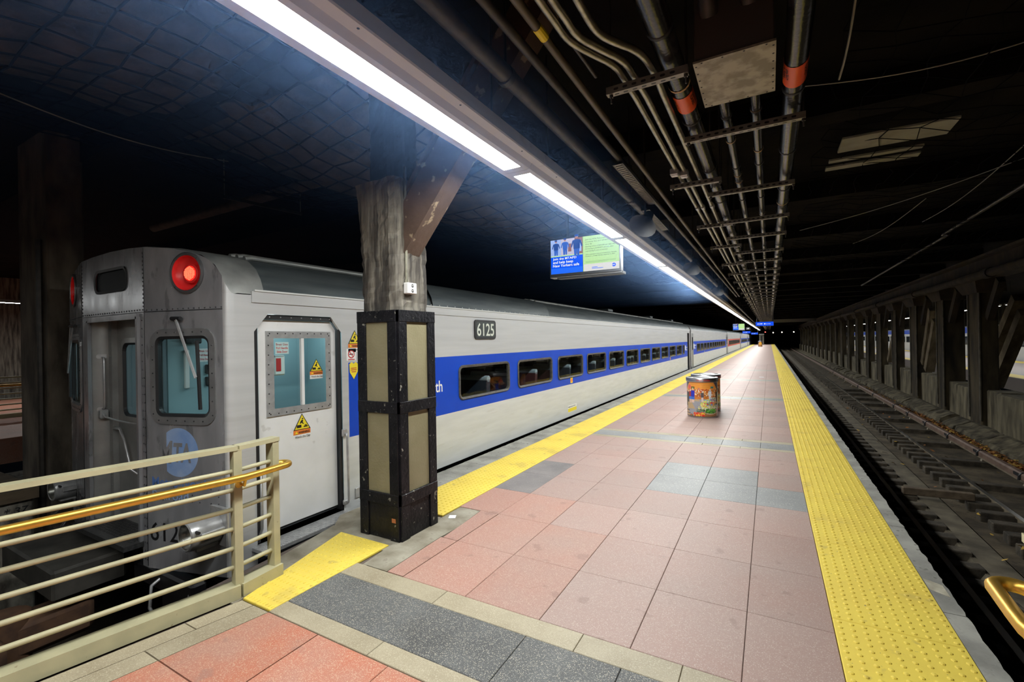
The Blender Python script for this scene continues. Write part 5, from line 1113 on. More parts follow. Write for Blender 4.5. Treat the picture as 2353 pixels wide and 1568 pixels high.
for k, (P, xs, lab) in enumerate(zip(CON, (-0.70, -0.64, -0.545), ('left', 'middle', 'right'))):
    pts = smooth_path([(P[0][0] - 0.0, P[0][1] - 1.2, 3.30)] + [(x, y, 3.26) for x, y in P] + [(xs, 2.9, 3.25)]) + [Vector((xs, 4.5, 3.25))] + [Vector((xs - 0.03 * min(1, yy / 20), yy, 3.25)) for yy in (10, 25, 60, 110)]
    t = thing('conduit', 'pale galvanised conduit with double bend, %s of the three' % lab, 'conduit', (xs, 2.9, 3.25), 'three galvanised conduits')
    mb = MB(); mb.tube(pts, 0.0195, 10); mb.build('tube', GALV, t, smooth=45)
    mb = MB(); q = pts[4]; e = (pts[5] - pts[4]).normalized() * 0.03; mb.cyl(q - e, q + e, 0.027, n=10); mb.build('coupling', DULLCH, t, smooth=40)
    mb = MB(); mb.cyl((xs, 5.6, 3.25), (xs, 5.7, 3.25), 0.026, n=10); mb.build('coupling', DULLCH, t, smooth=40)
for k, (x, yb, lab) in enumerate(((-0.715, 4.28, 'left'), (-0.645, 4.36, 'right'))):
    mb = MB(); mb.cbox(x - 0.035, x + 0.035, yb - 0.04, yb + 0.04, 3.20, 3.26, 0.008); mb.box(x - 0.022, x + 0.022, yb - 0.025, yb + 0.025, 3.197, 3.20); tag(mb.build('conduit_box', DULLCH), 'small cast junction fitting on the %s conduit' % lab, 'junction box')
def black_pipe(x, r, y0, lab, marker=None, tape=()):
    t = thing('black_pipe', lab, 'pipe', (x, y0, 3.3)); zc = 3.225 + r + 0.02
    mb = MB(); mb.tube([(x, y0, zc), (x, 20, zc), (x, 60, zc), (x, 112, zc)], r, 16); mb.build('jacket', BLACKPIPE, t, smooth=45)
    mb = MB(); mb.lathe((x, 0, zc), (0, 1, 0), [(r, 0), (r + 0.004, 0.004), (r + 0.004, 0.022), (r, 0.026)], 16); BM = mb.mesh('jacket_band', BLACK, (x, 0, zc), 40)
    for i in range(14): put('jacket_band', BM, (x, y0 + 0.35 + i * 1.07, zc), t)
    if marker:
        ya, yb_ = marker
        mb = MB(); mb.lathe((x, ya, zc), (0, 1, 0), [(r + 0.002, 0), (r + 0.002, yb_ - ya)], 20); mk = mb.build('pipe_marker', ORANGE, t, smooth=45)
        def cylfn(h): return lambda u, v: Vector((x + (r + 0.003 + h) * math.sin(u / r), ya + v, zc - (r + 0.003 + h) * math.cos(u / r)))
        for u0 in (-0.075 * r / 0.06, 0.045 * r / 0.06):
            decal('marker_lettering', (0, 0, 0), (1, 0, 0), (0, 0, 1), [('text', 'CB', u0, 0.03, 0.05, 0.035, 0.01, 0, BLACK), ('text', '58 62', u0, 0.085, 0.06, 0.04, 0.01, 0, BLACK)], mk, fn=cylfn)
    for yt in tape:
        mb = MB(); mb.lathe((x, yt, zc), (0, 1, 0), [(r + 0.003, 0), (r + 0.003, 0.018)], 14); mb.build('tape_band', TAPE, t)
    return t
black_pipe(-0.455, 0.062, 2.0, 'thick shiny black pipe with orange marker, left of the steel box', (3.02, 3.24), (2.92,))
black_pipe(-0.235, 0.032, 3.1, 'thin black pipe leaving the steel box, left of the pair', None, (3.9, 4.75, 4.95, 7.2))
black_pipe(-0.055, 0.032, 3.1, 'thin black pipe leaving the steel box, right of the pair', None, (3.45, 4.2, 5.6, 6.4))
black_pipe(0.155, 0.060, 1.9, 'thick shiny black pipe with orange marker, right of the steel box', (3.0, 3.24), (6.05,))
bx_ = thing('junction_box', 'large mottled steel junction box under the ceiling between black pipes', 'junction box', (-0.14, 2.86, 3.2))
mb = MB(); mb.cbox(-0.325, 0.045, 2.60, 3.115, 3.21, 3.55, 0.006); mb.build('body', mat('dark_box_steel', (0.05, 0.042, 0.035, 1), rough=0.7), bx_)
mb = MB(); mb.box(-0.332, 0.052, 2.593, 3.122, 3.20, 3.212); mb.build('cover', BOXM, bx_)
mb = MB()
for i in range(7):
    for x in (-0.32, 0.04): mb.lathe((x, 2.63 + i * 0.075, 3.20), (0, 0, -1), [(0.006, 0), (0, 0.004)], 6)
for i in range(4):
    for yb_ in (2.605, 3.11): mb.lathe((-0.29 + i * 0.1, yb_, 3.20), (0, 0, -1), [(0.006, 0), (0, 0.004)], 6)
tag(mb.build('cover_screws', RUBBER, bx_), kind='stuff')
for x in (-0.25, -0.06):
    mb = MB(); mb.tube([(x, 1.0, 4.2), (x, 2.3, 3.75), (x, 2.62, 3.45)], 0.05, 10); mb.build('feed_pipe', DARKPIPE, bx_, smooth=40)
# struts
def strut_proto(x0, x1, name, label, grp):
    t = thing(name, label, 'strut', ((x0 + x1) / 2, 0, 3.2), grp)
    mb = MB(); c = 0.021
    mb.add([(x0, -c, 3.18), (x1, -c, 3.18), (x1, c, 3.18), (x0, c, 3.18), (x0, -c, 3.222), (x1, -c, 3.222), (x1, c, 3.222), (x0, c, 3.222)], [(0, 1, 2, 3), (0, 4, 5, 1), (2, 6, 7, 3), (0, 3, 7, 4), (1, 5, 6, 2), (4, 7, 6, 5)]); mb.build('channel', STRUT, t)
    mb = MB(); n = int((x1 - x0 - 0.06) / 0.052)
    for i in range(n):
        xa = x0 + 0.045 + i * 0.052; pts = rrect(xa, -0.007, xa + 0.028, 0.007, 0.0068, 2); mb.add([(u, v, 3.1795) for u, v in pts], [tuple(range(len(pts)))])
        mb.add([(u, -c - 0.0005, 3.20 + v) for u, v in pts], [tuple(range(len(pts)))])
    tag(mb.build('slots', BLACK, t), kind='stuff')
    for x in (x0 + 0.025, x1 - 0.012):
        mb = MB(); mb.cyl((x, 0, 3.13), (x, 0, CZ), 0.0055, n=6); mb.cyl((x, 0, 3.165), (x, 0, 3.18), 0.012, n=6); mb.build('rod', DARKPIPE, t)
    return t
bigs = [3.57, 5.05, 6.37, 7.43, 8.79, 9.89, 11.23, 12.3, 13.6, 14.7] + [15.9 + 1.2 * i for i in range(30)]
smalls = [2.63, 4.6, 6.33, 8.04, 10.05, 11.65, 13.4, 15.1, 16.95] + [18.7 + 1.75 * i for i in range(20)]
ORD = ['first', 'second', 'third', 'fourth', 'fifth', 'sixth', 'seventh', 'eighth', 'ninth', 'tenth']
PB = strut_proto(-0.52, 0.23, 'pipe_strut', 'wide slotted strut crossing under the four black pipes', 'wide struts under the black pipes')
PS = strut_proto(-0.81, -0.36, 'conduit_strut', 'short slotted strut under the three galvanised conduits', 'short struts under the conduits')
for P, lst, nl in ((PB, bigs, 'wide slotted strut nearest the steel junction box, crossing under the black pipes'), (PS, smalls, 'nearest short slotted strut, at the bend of the galvanised conduits')):
    for i, yv in enumerate(lst):
        o = P if i == 0 else copy_tree(P)
        if any(abs(yv - q) < 0.07 for q in (bigs if P is PS else [])): yv += 0.12
        o.location.y = yv
        what = 'wide slotted strut under the black pipes' if P is PB else 'short slotted strut under the galvanised conduits'
        o['label'] = nl if i == 0 else ('%s, %s from the viewer' % (what, ORD[i]) if i < 10 else what + ', in the crowded far part of the row')
# big dull pipe, its clamp, two thinner ones
t = thing('drain_pipe', 'long dull dark pipe hung between the light row and the conduits', 'pipe', (-1.38, 0, 3.38))
mb = MB(); mb.tube([(-1.385, -1, 3.385), (-1.385, 3, 3.385), (-1.385, 8, 3.385), (-1.40, 14, 3.385), (-1.44, 24, 3.40), (-1.48, 50, 3.42), (-1.5, 108, 3.42)], 0.052, 14); mb.build('barrel', DARKPIPE, t, smooth=45)
for yv in (2.42, 5.3, 8.2, 11.2, 14.2, 17.5, 21):
    mb = MB(); mb.lathe((-1.39, yv, 3.385), (0, 1, 0), [(0.052, 0), (0.062, 0.005), (0.062, 0.05), (0.052, 0.055)], 14); mb.cyl((-1.39, yv + 0.025, 3.44), (-1.39, yv + 0.025, CZ), 0.009, n=6); mb.build('clamp', RUBBER, t, smooth=40)
pipe([(-1.15, -1, 3.35), (-1.13, 6, 3.35), (-1.1, 20, 3.35)], 0.027, DARKPIPE, 'thin_pipe', 'thin brown pipe running just right of the dull dark pipe')
t = pipe([(-1.01, -1, 3.35), (-1.01, 4, 3.35), (-1.0, 20, 3.35)], 0.024, mat('grey_brown_pipe', (0.11, 0.095, 0.07, 1), rough=0.45, metal=0.3), 'thin_pipe', 'thin grey pipe with yellow tag beside the galvanised conduits')
mb = MB(); mb.lathe((-1.01, 2.10, 3.35), (0, 1, 0), [(0.026, 0), (0.026, 0.10)], 12); o = mb.build('yellow_tag', YELP, None); o.parent = t
pipe([(-0.93, 1.2, 3.36), (-0.90, 2.7, 3.36)], 0.012, DARKPIPE, 'thin_conduit', 'short dark conduit ending in the dark beside the bent conduits')
# perforated cable trays and loudspeakers above the light row
for k, (x, y0, ln) in enumerate(((-1.15, 4.0, 1.4), (-1.28, 5.6, 1.2))):
    t = thing('cable_tray', 'short perforated cable tray, %s one' % ('nearer' if k == 0 else 'farther'), 'cable tray', (x, y0, 3.3)); mb = MB()
    mb.box(x - 0.05, x + 0.05, y0, y0 + ln, 3.30, 3.305); mb.box(x - 0.05, x - 0.046, y0, y0 + ln, 3.30, 3.35); mb.build('pan', DARKPIPE, t)
    mb = MB()
    for i in range(int(ln / 0.05)): mb.box(x - 0.03, x + 0.03, y0 + i * 0.05, y0 + i * 0.05 + 0.018, 3.297, 3.2995)
    tag(mb.build('slots', WIRE, t), kind='stuff')
for k, (x, yv) in enumerate(((-1.26, 5.5), (-1.26, 9.4), (-1.26, 14.5))):
    t = thing('loudspeaker', 'grey horn loudspeaker hung above the light row, %s' % ['nearest one', 'second one', 'farthest one'][k], 'loudspeaker', (x, yv, 3.4))
    mb = MB(); mb.lathe((x, yv, 3.14), (-0.2, -0.5, -0.6), [(0.05, -0.14), (0.06, -0.06), (0.11, 0.02), (0.16, 0.08), (0.165, 0.085)], 18); mb.build('horn', mat('horn_grey', (0.045, 0.043, 0.04, 1), rough=0.6), t, smooth=50)
    mb = MB(); mb.tube([(x, yv, 3.2), (x, yv + 0.03, 3.7), (x, yv, CZ)], 0.012, 6); mb.build('bracket', DARKPIPE, t)
for k, (a, b, r, lab) in enumerate(WIRES):
    mb = MB(); n = 14; a = Vector(a); b = Vector(b); mb.tube([a.lerp(b, i / n) - Vector((0, 0, 0.10 * math.sin(PI * i / n))) for i in range(n + 1)], r, 5); tag(mb.build('wire', WIRE), lab, 'wire')
# pale ceiling hatch over the track
t = thing('ceiling_hatch', 'pale boarded ceiling opening above the right-hand track', 'hatch', (1.3, 7.3, 4.1))
for (y0, y1, x0, x1) in ((6.75, 7.22, 0.80, 1.86), (7.50, 7.60, 0.74, 1.72), (7.78, 7.93, 0.73, 1.75)):
    mb = MB(); mb.cbox(x0, x1, y0, y1, 4.10, 4.13, 0.005); mb.build('board', mat('pale_board', (0.34, 0.335, 0.27, 1), (0.26, 0.25, 0.19, 1), scale=4, rough=0.8), t)
# left: cross pipe and dark bar over the train roof
pipe([(-10.3, 4.3, 4.05), (-5.2, 4.3, 4.05)], 0.075, mat('rusty_pipe', (0.09, 0.065, 0.05, 1), (0.16, 0.12, 0.09, 1), scale=8, rough=0.6), 'cross_pipe', 'rusty pipe crossing above the train roof')
t = thing('hanging_bar', 'thin dark bar hung on two rods above the train roof', 'bar', (-6.73, 4.27, 3.9)); mb = MB(); mb.beam((-6.81, 3.70, 3.9), (-6.65, 4.86, 3.9), 0.03, 0.045); mb.build('bar', DARKPIPE, t)
for x, yv in ((-6.81, 3.72), (-6.65, 4.83)): mb = MB(); mb.cyl((x, yv, 3.87), (x, yv, CZ), 0.006, n=5); mb.build('rod', WIRE, t)

# ================================================================ SCREENS AND SIGNS
E_ = {}
def em(n, c, s=1.0):
    if n not in E_: E_[n] = emis('screen_' + n, c, s)
    return E_[n]
def screen(x0, x1, y, z0, z1, label, full=True):
    t = thing('display_screen', label, 'screen', ((x0 + x1) / 2, y, z0))
    mb = MB(); mb.cbox(x0, x1, y, y + 0.13, z0, z1, 0.008); mb.box(x0 + 0.12, x1 + 0.02, y + 0.03, y + 0.20, z0 - 0.03, z0 + 0.01); mb.build('case', mat('screen_case', (0.05, 0.052, 0.055, 1), rough=0.4), t)
    mb = MB(); mb.box(x0 - 0.002, x1 + 0.002, y + 0.02, y + 0.19, z0 - 0.012, z0 - 0.002); mb.build('shelf', DULLCH, t)
    for x in (x0 + 0.3, x1 - 0.3): mb = MB(); mb.cyl((x, y + 0.08, z1), (x, y + 0.08, CZ), 0.02, n=8); mb.build('hanger', DARKPIPE, t)
    w_, h_ = x1 - x0 - 0.05, z1 - z0 - 0.08; q = lambda a, b: (a * w_, b * h_)
    R = lambda a, b, c, d, m: ('rect', a * w_, b * h_, c * w_, d * h_, m)
    PO = lambda P, m: ('poly', [q(a, b) for a, b in P], m)
    TX = lambda s, a, b, hh, ww, m, bo=0.0: ('text', s, a * w_, b * h_, hh * h_, ww * w_, bo, 0, m)
    bl_, gr, wh, dk = em('blue', (0.0, 0.09, 0.95, 1)), em('green', (0.52, 0.80, 0.33, 1)), em('white', (0.9, 0.95, 0.85, 1)), em('dark', (0.07, 0.16, 0.08, 1))
    sk, nv, lb_, br, pk = em('skin', (0.45, 0.22, 0.16, 1)), em('navy', (0.012, 0.06, 0.30, 1)), em('sky', (0.35, 0.48, 0.85, 1)), em('brown', (0.28, 0.12, 0.10, 1)), em('haze', (0.55, 0.52, 0.66, 1)); bl2 = em('blue_light', (0.02, 0.16, 1.0, 1)); gy = em('stone', (0.75, 0.74, 0.72, 1)); nv2 = em('uniform', (0.03, 0.12, 0.55, 1))
    def man(cx, s, b, col, hat=True):
        P = lambda L: [(cx + a * s, b + c * s * 2.0) for a, c in L]
        L = [PO(P([(-0.05, 0.0), (-0.005, 0.0), (0.0, 0.13), (0.01, 0.0), (0.05, 0.0), (0.06, 0.18), (-0.06, 0.18)]), nv2), PO(P([(-0.065, 0.15), (0.065, 0.15), (0.07, 0.27), (0.10, 0.18), (0.12, 0.20), (0.085, 0.32), (0.03, 0.34), (-0.03, 0.34), (-0.085, 0.32), (-0.12, 0.20), (-0.10, 0.18), (-0.07, 0.27)]), col), PO(P([(x, z + 0.385) for x, z in circ(0, 0, 0.03, 10)]), sk)]
        if hat: L.append(PO(P([(-0.036, 0.395), (0.036, 0.395), (0.04, 0.43), (0.0, 0.44), (-0.04, 0.43)]), nv))
        return L
    lay = [R(0, 0, 0.485, 1, gr), R(0, 0, 0.485, 0.50, bl_), R(0, 0, 0.485, 0.16, bl2), R(0.49, 0, 1, 1, gr), R(0.50, 0.0, 1, 0.20, gy), R(0, 0.53, 0.16, 1, lb_), R(0.16, 0.53, 0.32, 1, pk), R(0.27, 0.62, 0.32, 0.85, br), R(0.32, 0.53, 0.485, 1, br), R(0.32, 0.53, 0.37, 1, pk), R(0.42, 0.6, 0.47, 0.88, lb_)]
    lay += man(0.085, 0.52, 0.54, nv) + man(0.225, 0.55, 0.54, nv2) + man(0.40, 0.72, 0.46, nv)
    lay += [TX('Join the MTAPD', 0.035, 0.385, 0.085, 0.36, wh, 0.02), TX('and help keep', 0.035, 0.275, 0.10, 0.31, wh, 0.02), TX('New Yorkers safe', 0.035, 0.195, 0.08, 0.40, wh, 0.02)]
    if full:
        for i, (s, ww) in enumerate((('Join the MTA Police and help to keep', 0.44), ('of subway, bus, and railroad riders safe', 0.44), ('every day.', 0.10))): lay.append(TX(s, 0.53, 0.87 - 0.065 * i, 0.045, ww, dk))
        for i, (s, ww) in enumerate((('Starting salary of $44,000 per year and', 0.42), ('increasing to $109,979 annually after', 0.40), ('completing 9 years of service.', 0.32))): lay.append(TX(s, 0.53, 0.67 - 0.065 * i, 0.045, ww, dk))
        for i, (s, ww) in enumerate((('Online applications may be submitted from Thursday', 0.44), ('December 1, through Saturday, December 31, 2022.', 0.42))): lay.append(TX(s, 0.53, 0.45 - 0.05 * i, 0.032, ww, dk, 0.015))
        for i in range(3): lay.append(R(0.53, 0.27 - 0.02 * i, 0.96 - 0.12 * (i == 2), 0.277 - 0.02 * i, em('fine', (0.25, 0.5, 0.2, 1))))
        lay += [R(0.62, 0.09, 0.70, 0.105, bl2), R(0.62, 0.055, 0.78, 0.07, bl2)]
    lay += [PO([(0.93 + 0.028 * math.cos(t), 0.11 + 0.05 * math.sin(t)) for t in [math.radians(a) for a in range(-140, 141, 20)]], bl_), TX('MTA', 0.915, 0.09, 0.04, 0.035, wh, 0.02)]
    decal('picture', (x0 + 0.025, y - 0.001, z0 + 0.045), (1, 0, 0), (0, 0, 1), lay, t, lift=0.0004)
    return t
screen(-3.17, -1.97, 6.95, 2.80, 3.44, 'hanging display with blue and green notice beside the light row')
screen(-3.45, -2.30, 55.0, 2.50, 3.22, 'smaller distant display with blue and green notice over the train', False)
def bluesign(x0, x1, y, z0, z1, label, txt=True):
    t = thing('departure_sign', label, 'sign', ((x0 + x1) / 2, y, z0)); mb = MB(); mb.cbox(x0, x1, y, y + 0.12, z0, z1, 0.01); mb.build('case', mat('sign_case', (0.01, 0.02, 0.10, 1), rough=0.4), t)
    wh = em('sign_white', (0.75, 0.82, 1.0, 1), 1.2); bl_ = em('sign_blue', (0.01, 0.08, 0.80, 1), 1.1); W_, H_ = x1 - x0 - 0.04, z1 - z0 - 0.04
    lay = [('rect', 0, 0, W_, H_, bl_)]
    if txt: lay += [('text', '8:12 PM', 0.09 * W_, 0.36 * H_, 0.30 * H_, 0.28 * W_, 0.02, 0, wh), ('poly', circ(0.50 * W_, 0.5 * H_, 0.17 * H_, 12), wh), ('text', 'Metro-North', 0.56 * W_, 0.42 * H_, 0.16 * H_, 0.28 * W_, 0.02, 0, wh)]
    decal('lit_face', (x0 + 0.02, y - 0.001, z0 + 0.02), (1, 0, 0), (0, 0, 1), lay, t)
    for x in (x0 + 0.1, x1 - 0.035): mb = MB(); mb.cyl((x, y + 0.06, z1), (x, y + 0.06, CZ), 0.03, n=8); mb.build('hanger', DARKPIPE, t)
    return t
bluesign(-0.92, 0.31, 40, 2.57, 2.91, 'blue lit departure sign showing the time, hung over the platform')
bluesign(-3.95, -2.72, 86, 2.35, 2.75, 'small blue lit sign over the far train cars'); bluesign(-3.1, -1.9, 100, 2.2, 2.6, 'blue lit sign farthest away, at the end of the light row')
t = thing('track_number_sign', 'tiny dark track number sign beside the far light row', 'sign', (-2.4, 66, 2.7)); mb = MB(); mb.cbox(-2.65, -2.15, 66, 66.1, 2.68, 3.0, 0.01); mb.build('board', BLACK, t); mb = MB(); mb.cyl((-2.4, 66.05, 3.0), (-2.4, 66.05, CZ), 0.03, n=6); mb.build('hanger', DARKPIPE, t); decal('digits', (-2.6, 65.99, 2.72), (1, 0, 0), (0, 0, 1), [('text', '34', 0.06, 0.02, 0.2, 0.28, 0.02, 0, WHITEP)], t)

# ================================================================ LITTER BINS WITH PRINTED WRAP
def paint_market(seed, W_=84, H_=88):
    rn = random.Random(seed); A = [[(0.30, 0.26, 0.20)] * W_ for _ in range(H_)]
    def rect(x0, y0, x1, y1, c, j=0.0):
        for yy in range(max(0, int(y0 * H_)), min(H_, int(y1 * H_) + 1)):
            for xx in range(max(0, int(x0 * W_)), min(W_, int(x1 * W_) + 1)): k = 1 + rn.uniform(-j, j); A[yy][xx] = tuple(max(0, v * k) for v in c)
    def disc(x, y_, r, c, j=0.15, ry=None):
        ry = ry or r
        for yy in range(H_):
            for xx in range(W_):
                if ((xx / W_ - x) / r) ** 2 + ((yy / H_ - y_) / ry) ** 2 < 1: k = 1 + rn.uniform(-j, j); A[yy][xx] = tuple(v * k for v in c)
    rect(0, 0.50, 1, 1, (0.62, 0.20, 0.035), 0.35)                                    # hall in warm light
    for yy in range(int(0.80 * H_), H_): 
        for xx in range(W_): A[yy][xx] = (0.85 + rn.uniform(-0.06, 0.06), 0.33 + 0.08 * math.sin(yy * 1.3), 0.05)
    for yy in range(int(0.78 * H_), H_):
        for xx in range(W_):
            t = (yy / H_ - 0.78) / 0.22
            if xx / W_ < 0.04 + 0.15 * t or xx / W_ > 0.97 - 0.14 * t: A[yy][xx] = (0.05 + rn.uniform(0, 0.10), 0.05 + rn.uniform(0, 0.08), 0.09 + rn.uniform(0, 0.12))
    for _ in range(160): disc(rn.uniform(0.3, 1), rn.uniform(0.60, 0.80), 0.014, rn.choice([(0.9, 0.75, 0.5), (0.5, 0.08, 0.02), (0.12, 0.05, 0.03), (0.95, 0.4, 0.08), (0.9, 0.9, 0.8)]))
    for yy in range(0, int(0.52 * H_)):
        for xx in range(W_):
            chk = (int((xx / W_ + 0.5 * yy / H_) * 4.2) + int((yy / H_) * 4.5)) % 2; n_ = rn.uniform(0.92, 1.08)
            A[yy][xx] = tuple(v * n_ for v in ((0.34, 0.35, 0.40) if chk else (0.52, 0.38, 0.22)))
    disc(0.19, 0.86, 0.06, (0.80, 0.12, 0.10), 0.1); rect(0.27, 0.81, 0.35, 0.87, (0.03, 0.03, 0.02)); rect(0.29, 0.83, 0.33, 0.85, (0.5, 0.5, 0.03)); rect(0.75, 0.83, 0.83, 0.88, (0.06, 0.22, 0.20)); disc(0.46, 0.81, 0.03, (0.6, 0.2, 0.15))
    def person(x, b, h, top, leg, w_=0.04, head=(0.75, 0.6, 0.5)):
        rect(x - w_ * 0.7, b, x - 0.006, b + 0.42 * h, leg); rect(x + 0.006, b, x + w_ * 0.7, b + 0.42 * h, leg); rect(x - w_, b + 0.40 * h, x + w_, b + 0.83 * h, top, 0.15); disc(x, b + 0.92 * h, 0.026, head, 0.1)
    person(0.075, 0.30, 0.50, (0.02, 0.03, 0.14), (0.012, 0.015, 0.05), 0.045); person(0.15, 0.42, 0.34, (0.05, 0.04, 0.04), (0.04, 0.03, 0.03), 0.035); person(0.225, 0.40, 0.39, (0.35, 0.02, 0.03), (0.7, 0.5, 0.42), 0.035); person(0.305, 0.41, 0.42, (0.02, 0.03, 0.50), (0.75, 0.55, 0.45), 0.045); rect(0.19, 0.50, 0.26, 0.57, (0.05, 0.2, 0.7)); rect(0.27, 0.50, 0.35, 0.57, (0.04, 0.15, 0.6))
    person(0.55, 0.45, 0.30, (0.1, 0.08, 0.09), (0.7, 0.6, 0.6), 0.03); person(0.73, 0.50, 0.30, (0.75, 0.78, 0.85), (0.8, 0.8, 0.85), 0.035); rect(0.92, 0.35, 0.99, 0.72, (0.03, 0.025, 0.03), 0.3)
    for (x0, y0, x1, y1, cs, nn) in ((0.72, 0.42, 0.92, 0.55, [(0.5, 0.42, 0.5), (0.75, 0.75, 0.8), (0.25, 0.1, 0.25), (0.35, 0.45, 0.25)], 90), (0.58, 0.42, 0.74, 0.50, [(0.75, 0.75, 0.15), (0.15, 0.4, 0.7), (0.8, 0.8, 0.5)], 50), (0.50, 0.30, 0.66, 0.42, [(0.75, 0.03, 0.05), (0.8, 0.75, 0.25), (0.55, 0.65, 0.15)], 60),
                                 (0.66, 0.32, 0.95, 0.42, [(0.7, 0.04, 0.04), (0.85, 0.3, 0.1), (0.2, 0.3, 0.6), (0.3, 0.4, 0.12)], 80), (0.44, 0.22, 0.66, 0.30, [(0.8, 0.75, 0.1), (0.35, 0.35, 0.4), (0.7, 0.75, 0.5)], 40), (0.66, 0.24, 0.95, 0.32, [(0.7, 0.65, 0.4), (0.45, 0.5, 0.2), (0.75, 0.7, 0.6)], 50),
                                 (0.40, 0.12, 0.58, 0.22, [(0.05, 0.09, 0.05), (0.12, 0.2, 0.1), (0.25, 0.3, 0.25)], 50), (0.32, 0.0, 0.60, 0.12, [(0.8, 0.04, 0.02), (0.85, 0.15, 0.03), (0.85, 0.65, 0.05), (0.75, 0.02, 0.02)], 110), (0.20, 0.0, 0.33, 0.06, [(0.55, 0.7, 0.75), (0.6, 0.1, 0.05), (0.1, 0.25, 0.1)], 24)):
        for _ in range(nn): disc(rn.uniform(x0, x1), rn.uniform(y0, y1), rn.uniform(0.012, 0.024), rn.choice(cs), 0.2)
    disc(0.76, 0.06, 0.17, (0.36, 0.15, 0.05), 0.2, 0.10); disc(0.76, 0.13, 0.175, (0.62, 0.52, 0.36), 0.1, 0.055); disc(0.76, 0.15, 0.16, (0.05, 0.16, 0.02), 0.5, 0.055)
    for _ in range(110): disc(rn.uniform(0.62, 0.90), rn.uniform(0.12, 0.23), 0.016, rn.choice([(0.06, 0.35, 0.03), (0.03, 0.15, 0.02), (0.15, 0.5, 0.05)]))
    rect(0.05, 0.17, 0.19, 0.185, (0.1, 0.1, 0.13)); rect(0.03, 0.08, 0.22, 0.095, (0.08, 0.09, 0.12)); rect(0, 0, 1, 0.012, (0.15, 0.1, 0.06))
    return A
def paint_hall(seed, W_=40, H_=44):
    rn = random.Random(seed); A = []
    for j in range(H_):
        row = []
        for i in range(W_):
            x, y_ = i / W_, j / H_; a = ((x - 0.5) / 0.34) ** 2 + ((y_ - 0.35) / 0.6) ** 2
            row.append((0.85, 0.33 + rn.uniform(0, 0.2), 0.05) if a < 1 and y_ > 0.35 else ((0.45, 0.22, 0.08) if a < 1 else (0.10 + rn.uniform(0, 0.08), 0.05, 0.03)))
        A.append(row)
    return A
def wrap(A, c, r, z0, z1, a0, a1, name, m, par):
    H_, W_ = len(A), len(A[0]); vs = []; fs = []; cols = []
    for j in range(H_ + 1):
        for i in range(W_ + 1): t = a0 + (a1 - a0) * i / W_; vs.append((c[0] + r * math.sin(t), c[1] - r * math.cos(t), z0 + (z1 - z0) * j / H_))
    off = wloc(par); me = bpy.data.meshes.new(name)
    for j in range(H_):
        for i in range(W_): fs.append((j * (W_ + 1) + i, j * (W_ + 1) + i + 1, (j + 1) * (W_ + 1) + i + 1, (j + 1) * (W_ + 1) + i)); cols.append(A[j][i])
    me.from_pydata([Vector(v) - off for v in vs], [], fs); at = me.color_attributes.new('print', 'FLOAT_COLOR', 'CORNER'); buf = []
    for cc in cols: buf += list(tuple(cc) + (1.0,)) * 4
    at.data.foreach_set('color', buf); me.materials.append(m); me.polygons.foreach_set('use_smooth', [True] * len(fs)); me.update()
    o = bpy.data.objects.new(name, me); COL.objects.link(o); o.parent = par; return o
VC = vcol('printed_wrap', 0.35, 0.3)
def bin_(x, y, r, h, label, A, turn):
    t = thing('litter_bin', label, 'litter bin', (x, y, 0), None)
    mb = MB(); mb.lathe((x, y, 0), (0, 0, 1), [(0.0, 0.012), (r * 0.97, 0.012), (r * 0.985, 0.0), (r, 0.02), (r, h - 0.10)], 40); mb.build('drum', CHROME, t, smooth=40)
    wrap(A, (x, y), r + 0.003, 0.025, h - 0.105, turn - 1.36, turn + 1.36, 'printed_wrap', VC, t); wrap(A, (x, y), r + 0.003, 0.025, h - 0.105, turn - 1.36 + PI, turn + 1.36 + PI, 'printed_wrap', VC, t)
    mb = MB(); mb.lathe((x, y, 0), (0, 0, 1), [(r + 0.004, h - 0.105), (r + 0.02, h - 0.095), (r + 0.022, h - 0.02), (r + 0.012, h - 0.006), (r - 0.03, h), (r - 0.04, h - 0.012), (0.20, h - 0.03), (0.19, h - 0.16), (0.0, h - 0.17)], 40); mb.build('lid', CHROME, t, smooth=40)
    mb = MB(); mb.tube([(x + 0.19 * math.cos(a), y + 0.19 * math.sin(a), h - 0.028) for a in [k * PI / 10 for k in range(21)]], 0.012, 6); mb.build('opening_rim', RUBBER, t)
    def cf(hh): return lambda u, v: Vector((x + (r + 0.023 + hh) * math.sin(turn + u / r), y - (r + 0.023 + hh) * math.cos(turn + u / r), v))
    decal('lid_lettering', (0, 0, 0), (1, 0, 0), (0, 0, 1), [('text', 'GRAND CENTRAL', -0.08, h - 0.075, 0.035, 0.28, 0.015, 0, REDP)], t, fn=cf)
    return t
MK = paint_market(3)
bin_(-1.33, 10.98, 0.315, 0.88, 'chrome litter bin wrapped in a market-hall photograph, in front of its twin', MK, 0.0)
bin_(-1.36, 11.95, 0.315, 0.88, 'chrome litter bin standing half hidden behind the front bin', MK, 0.9)
bin_(-1.45, 93, 0.33, 1.0, 'tiny distant litter bin with an orange wrap far down the platform', paint_hall(5), 0.0)

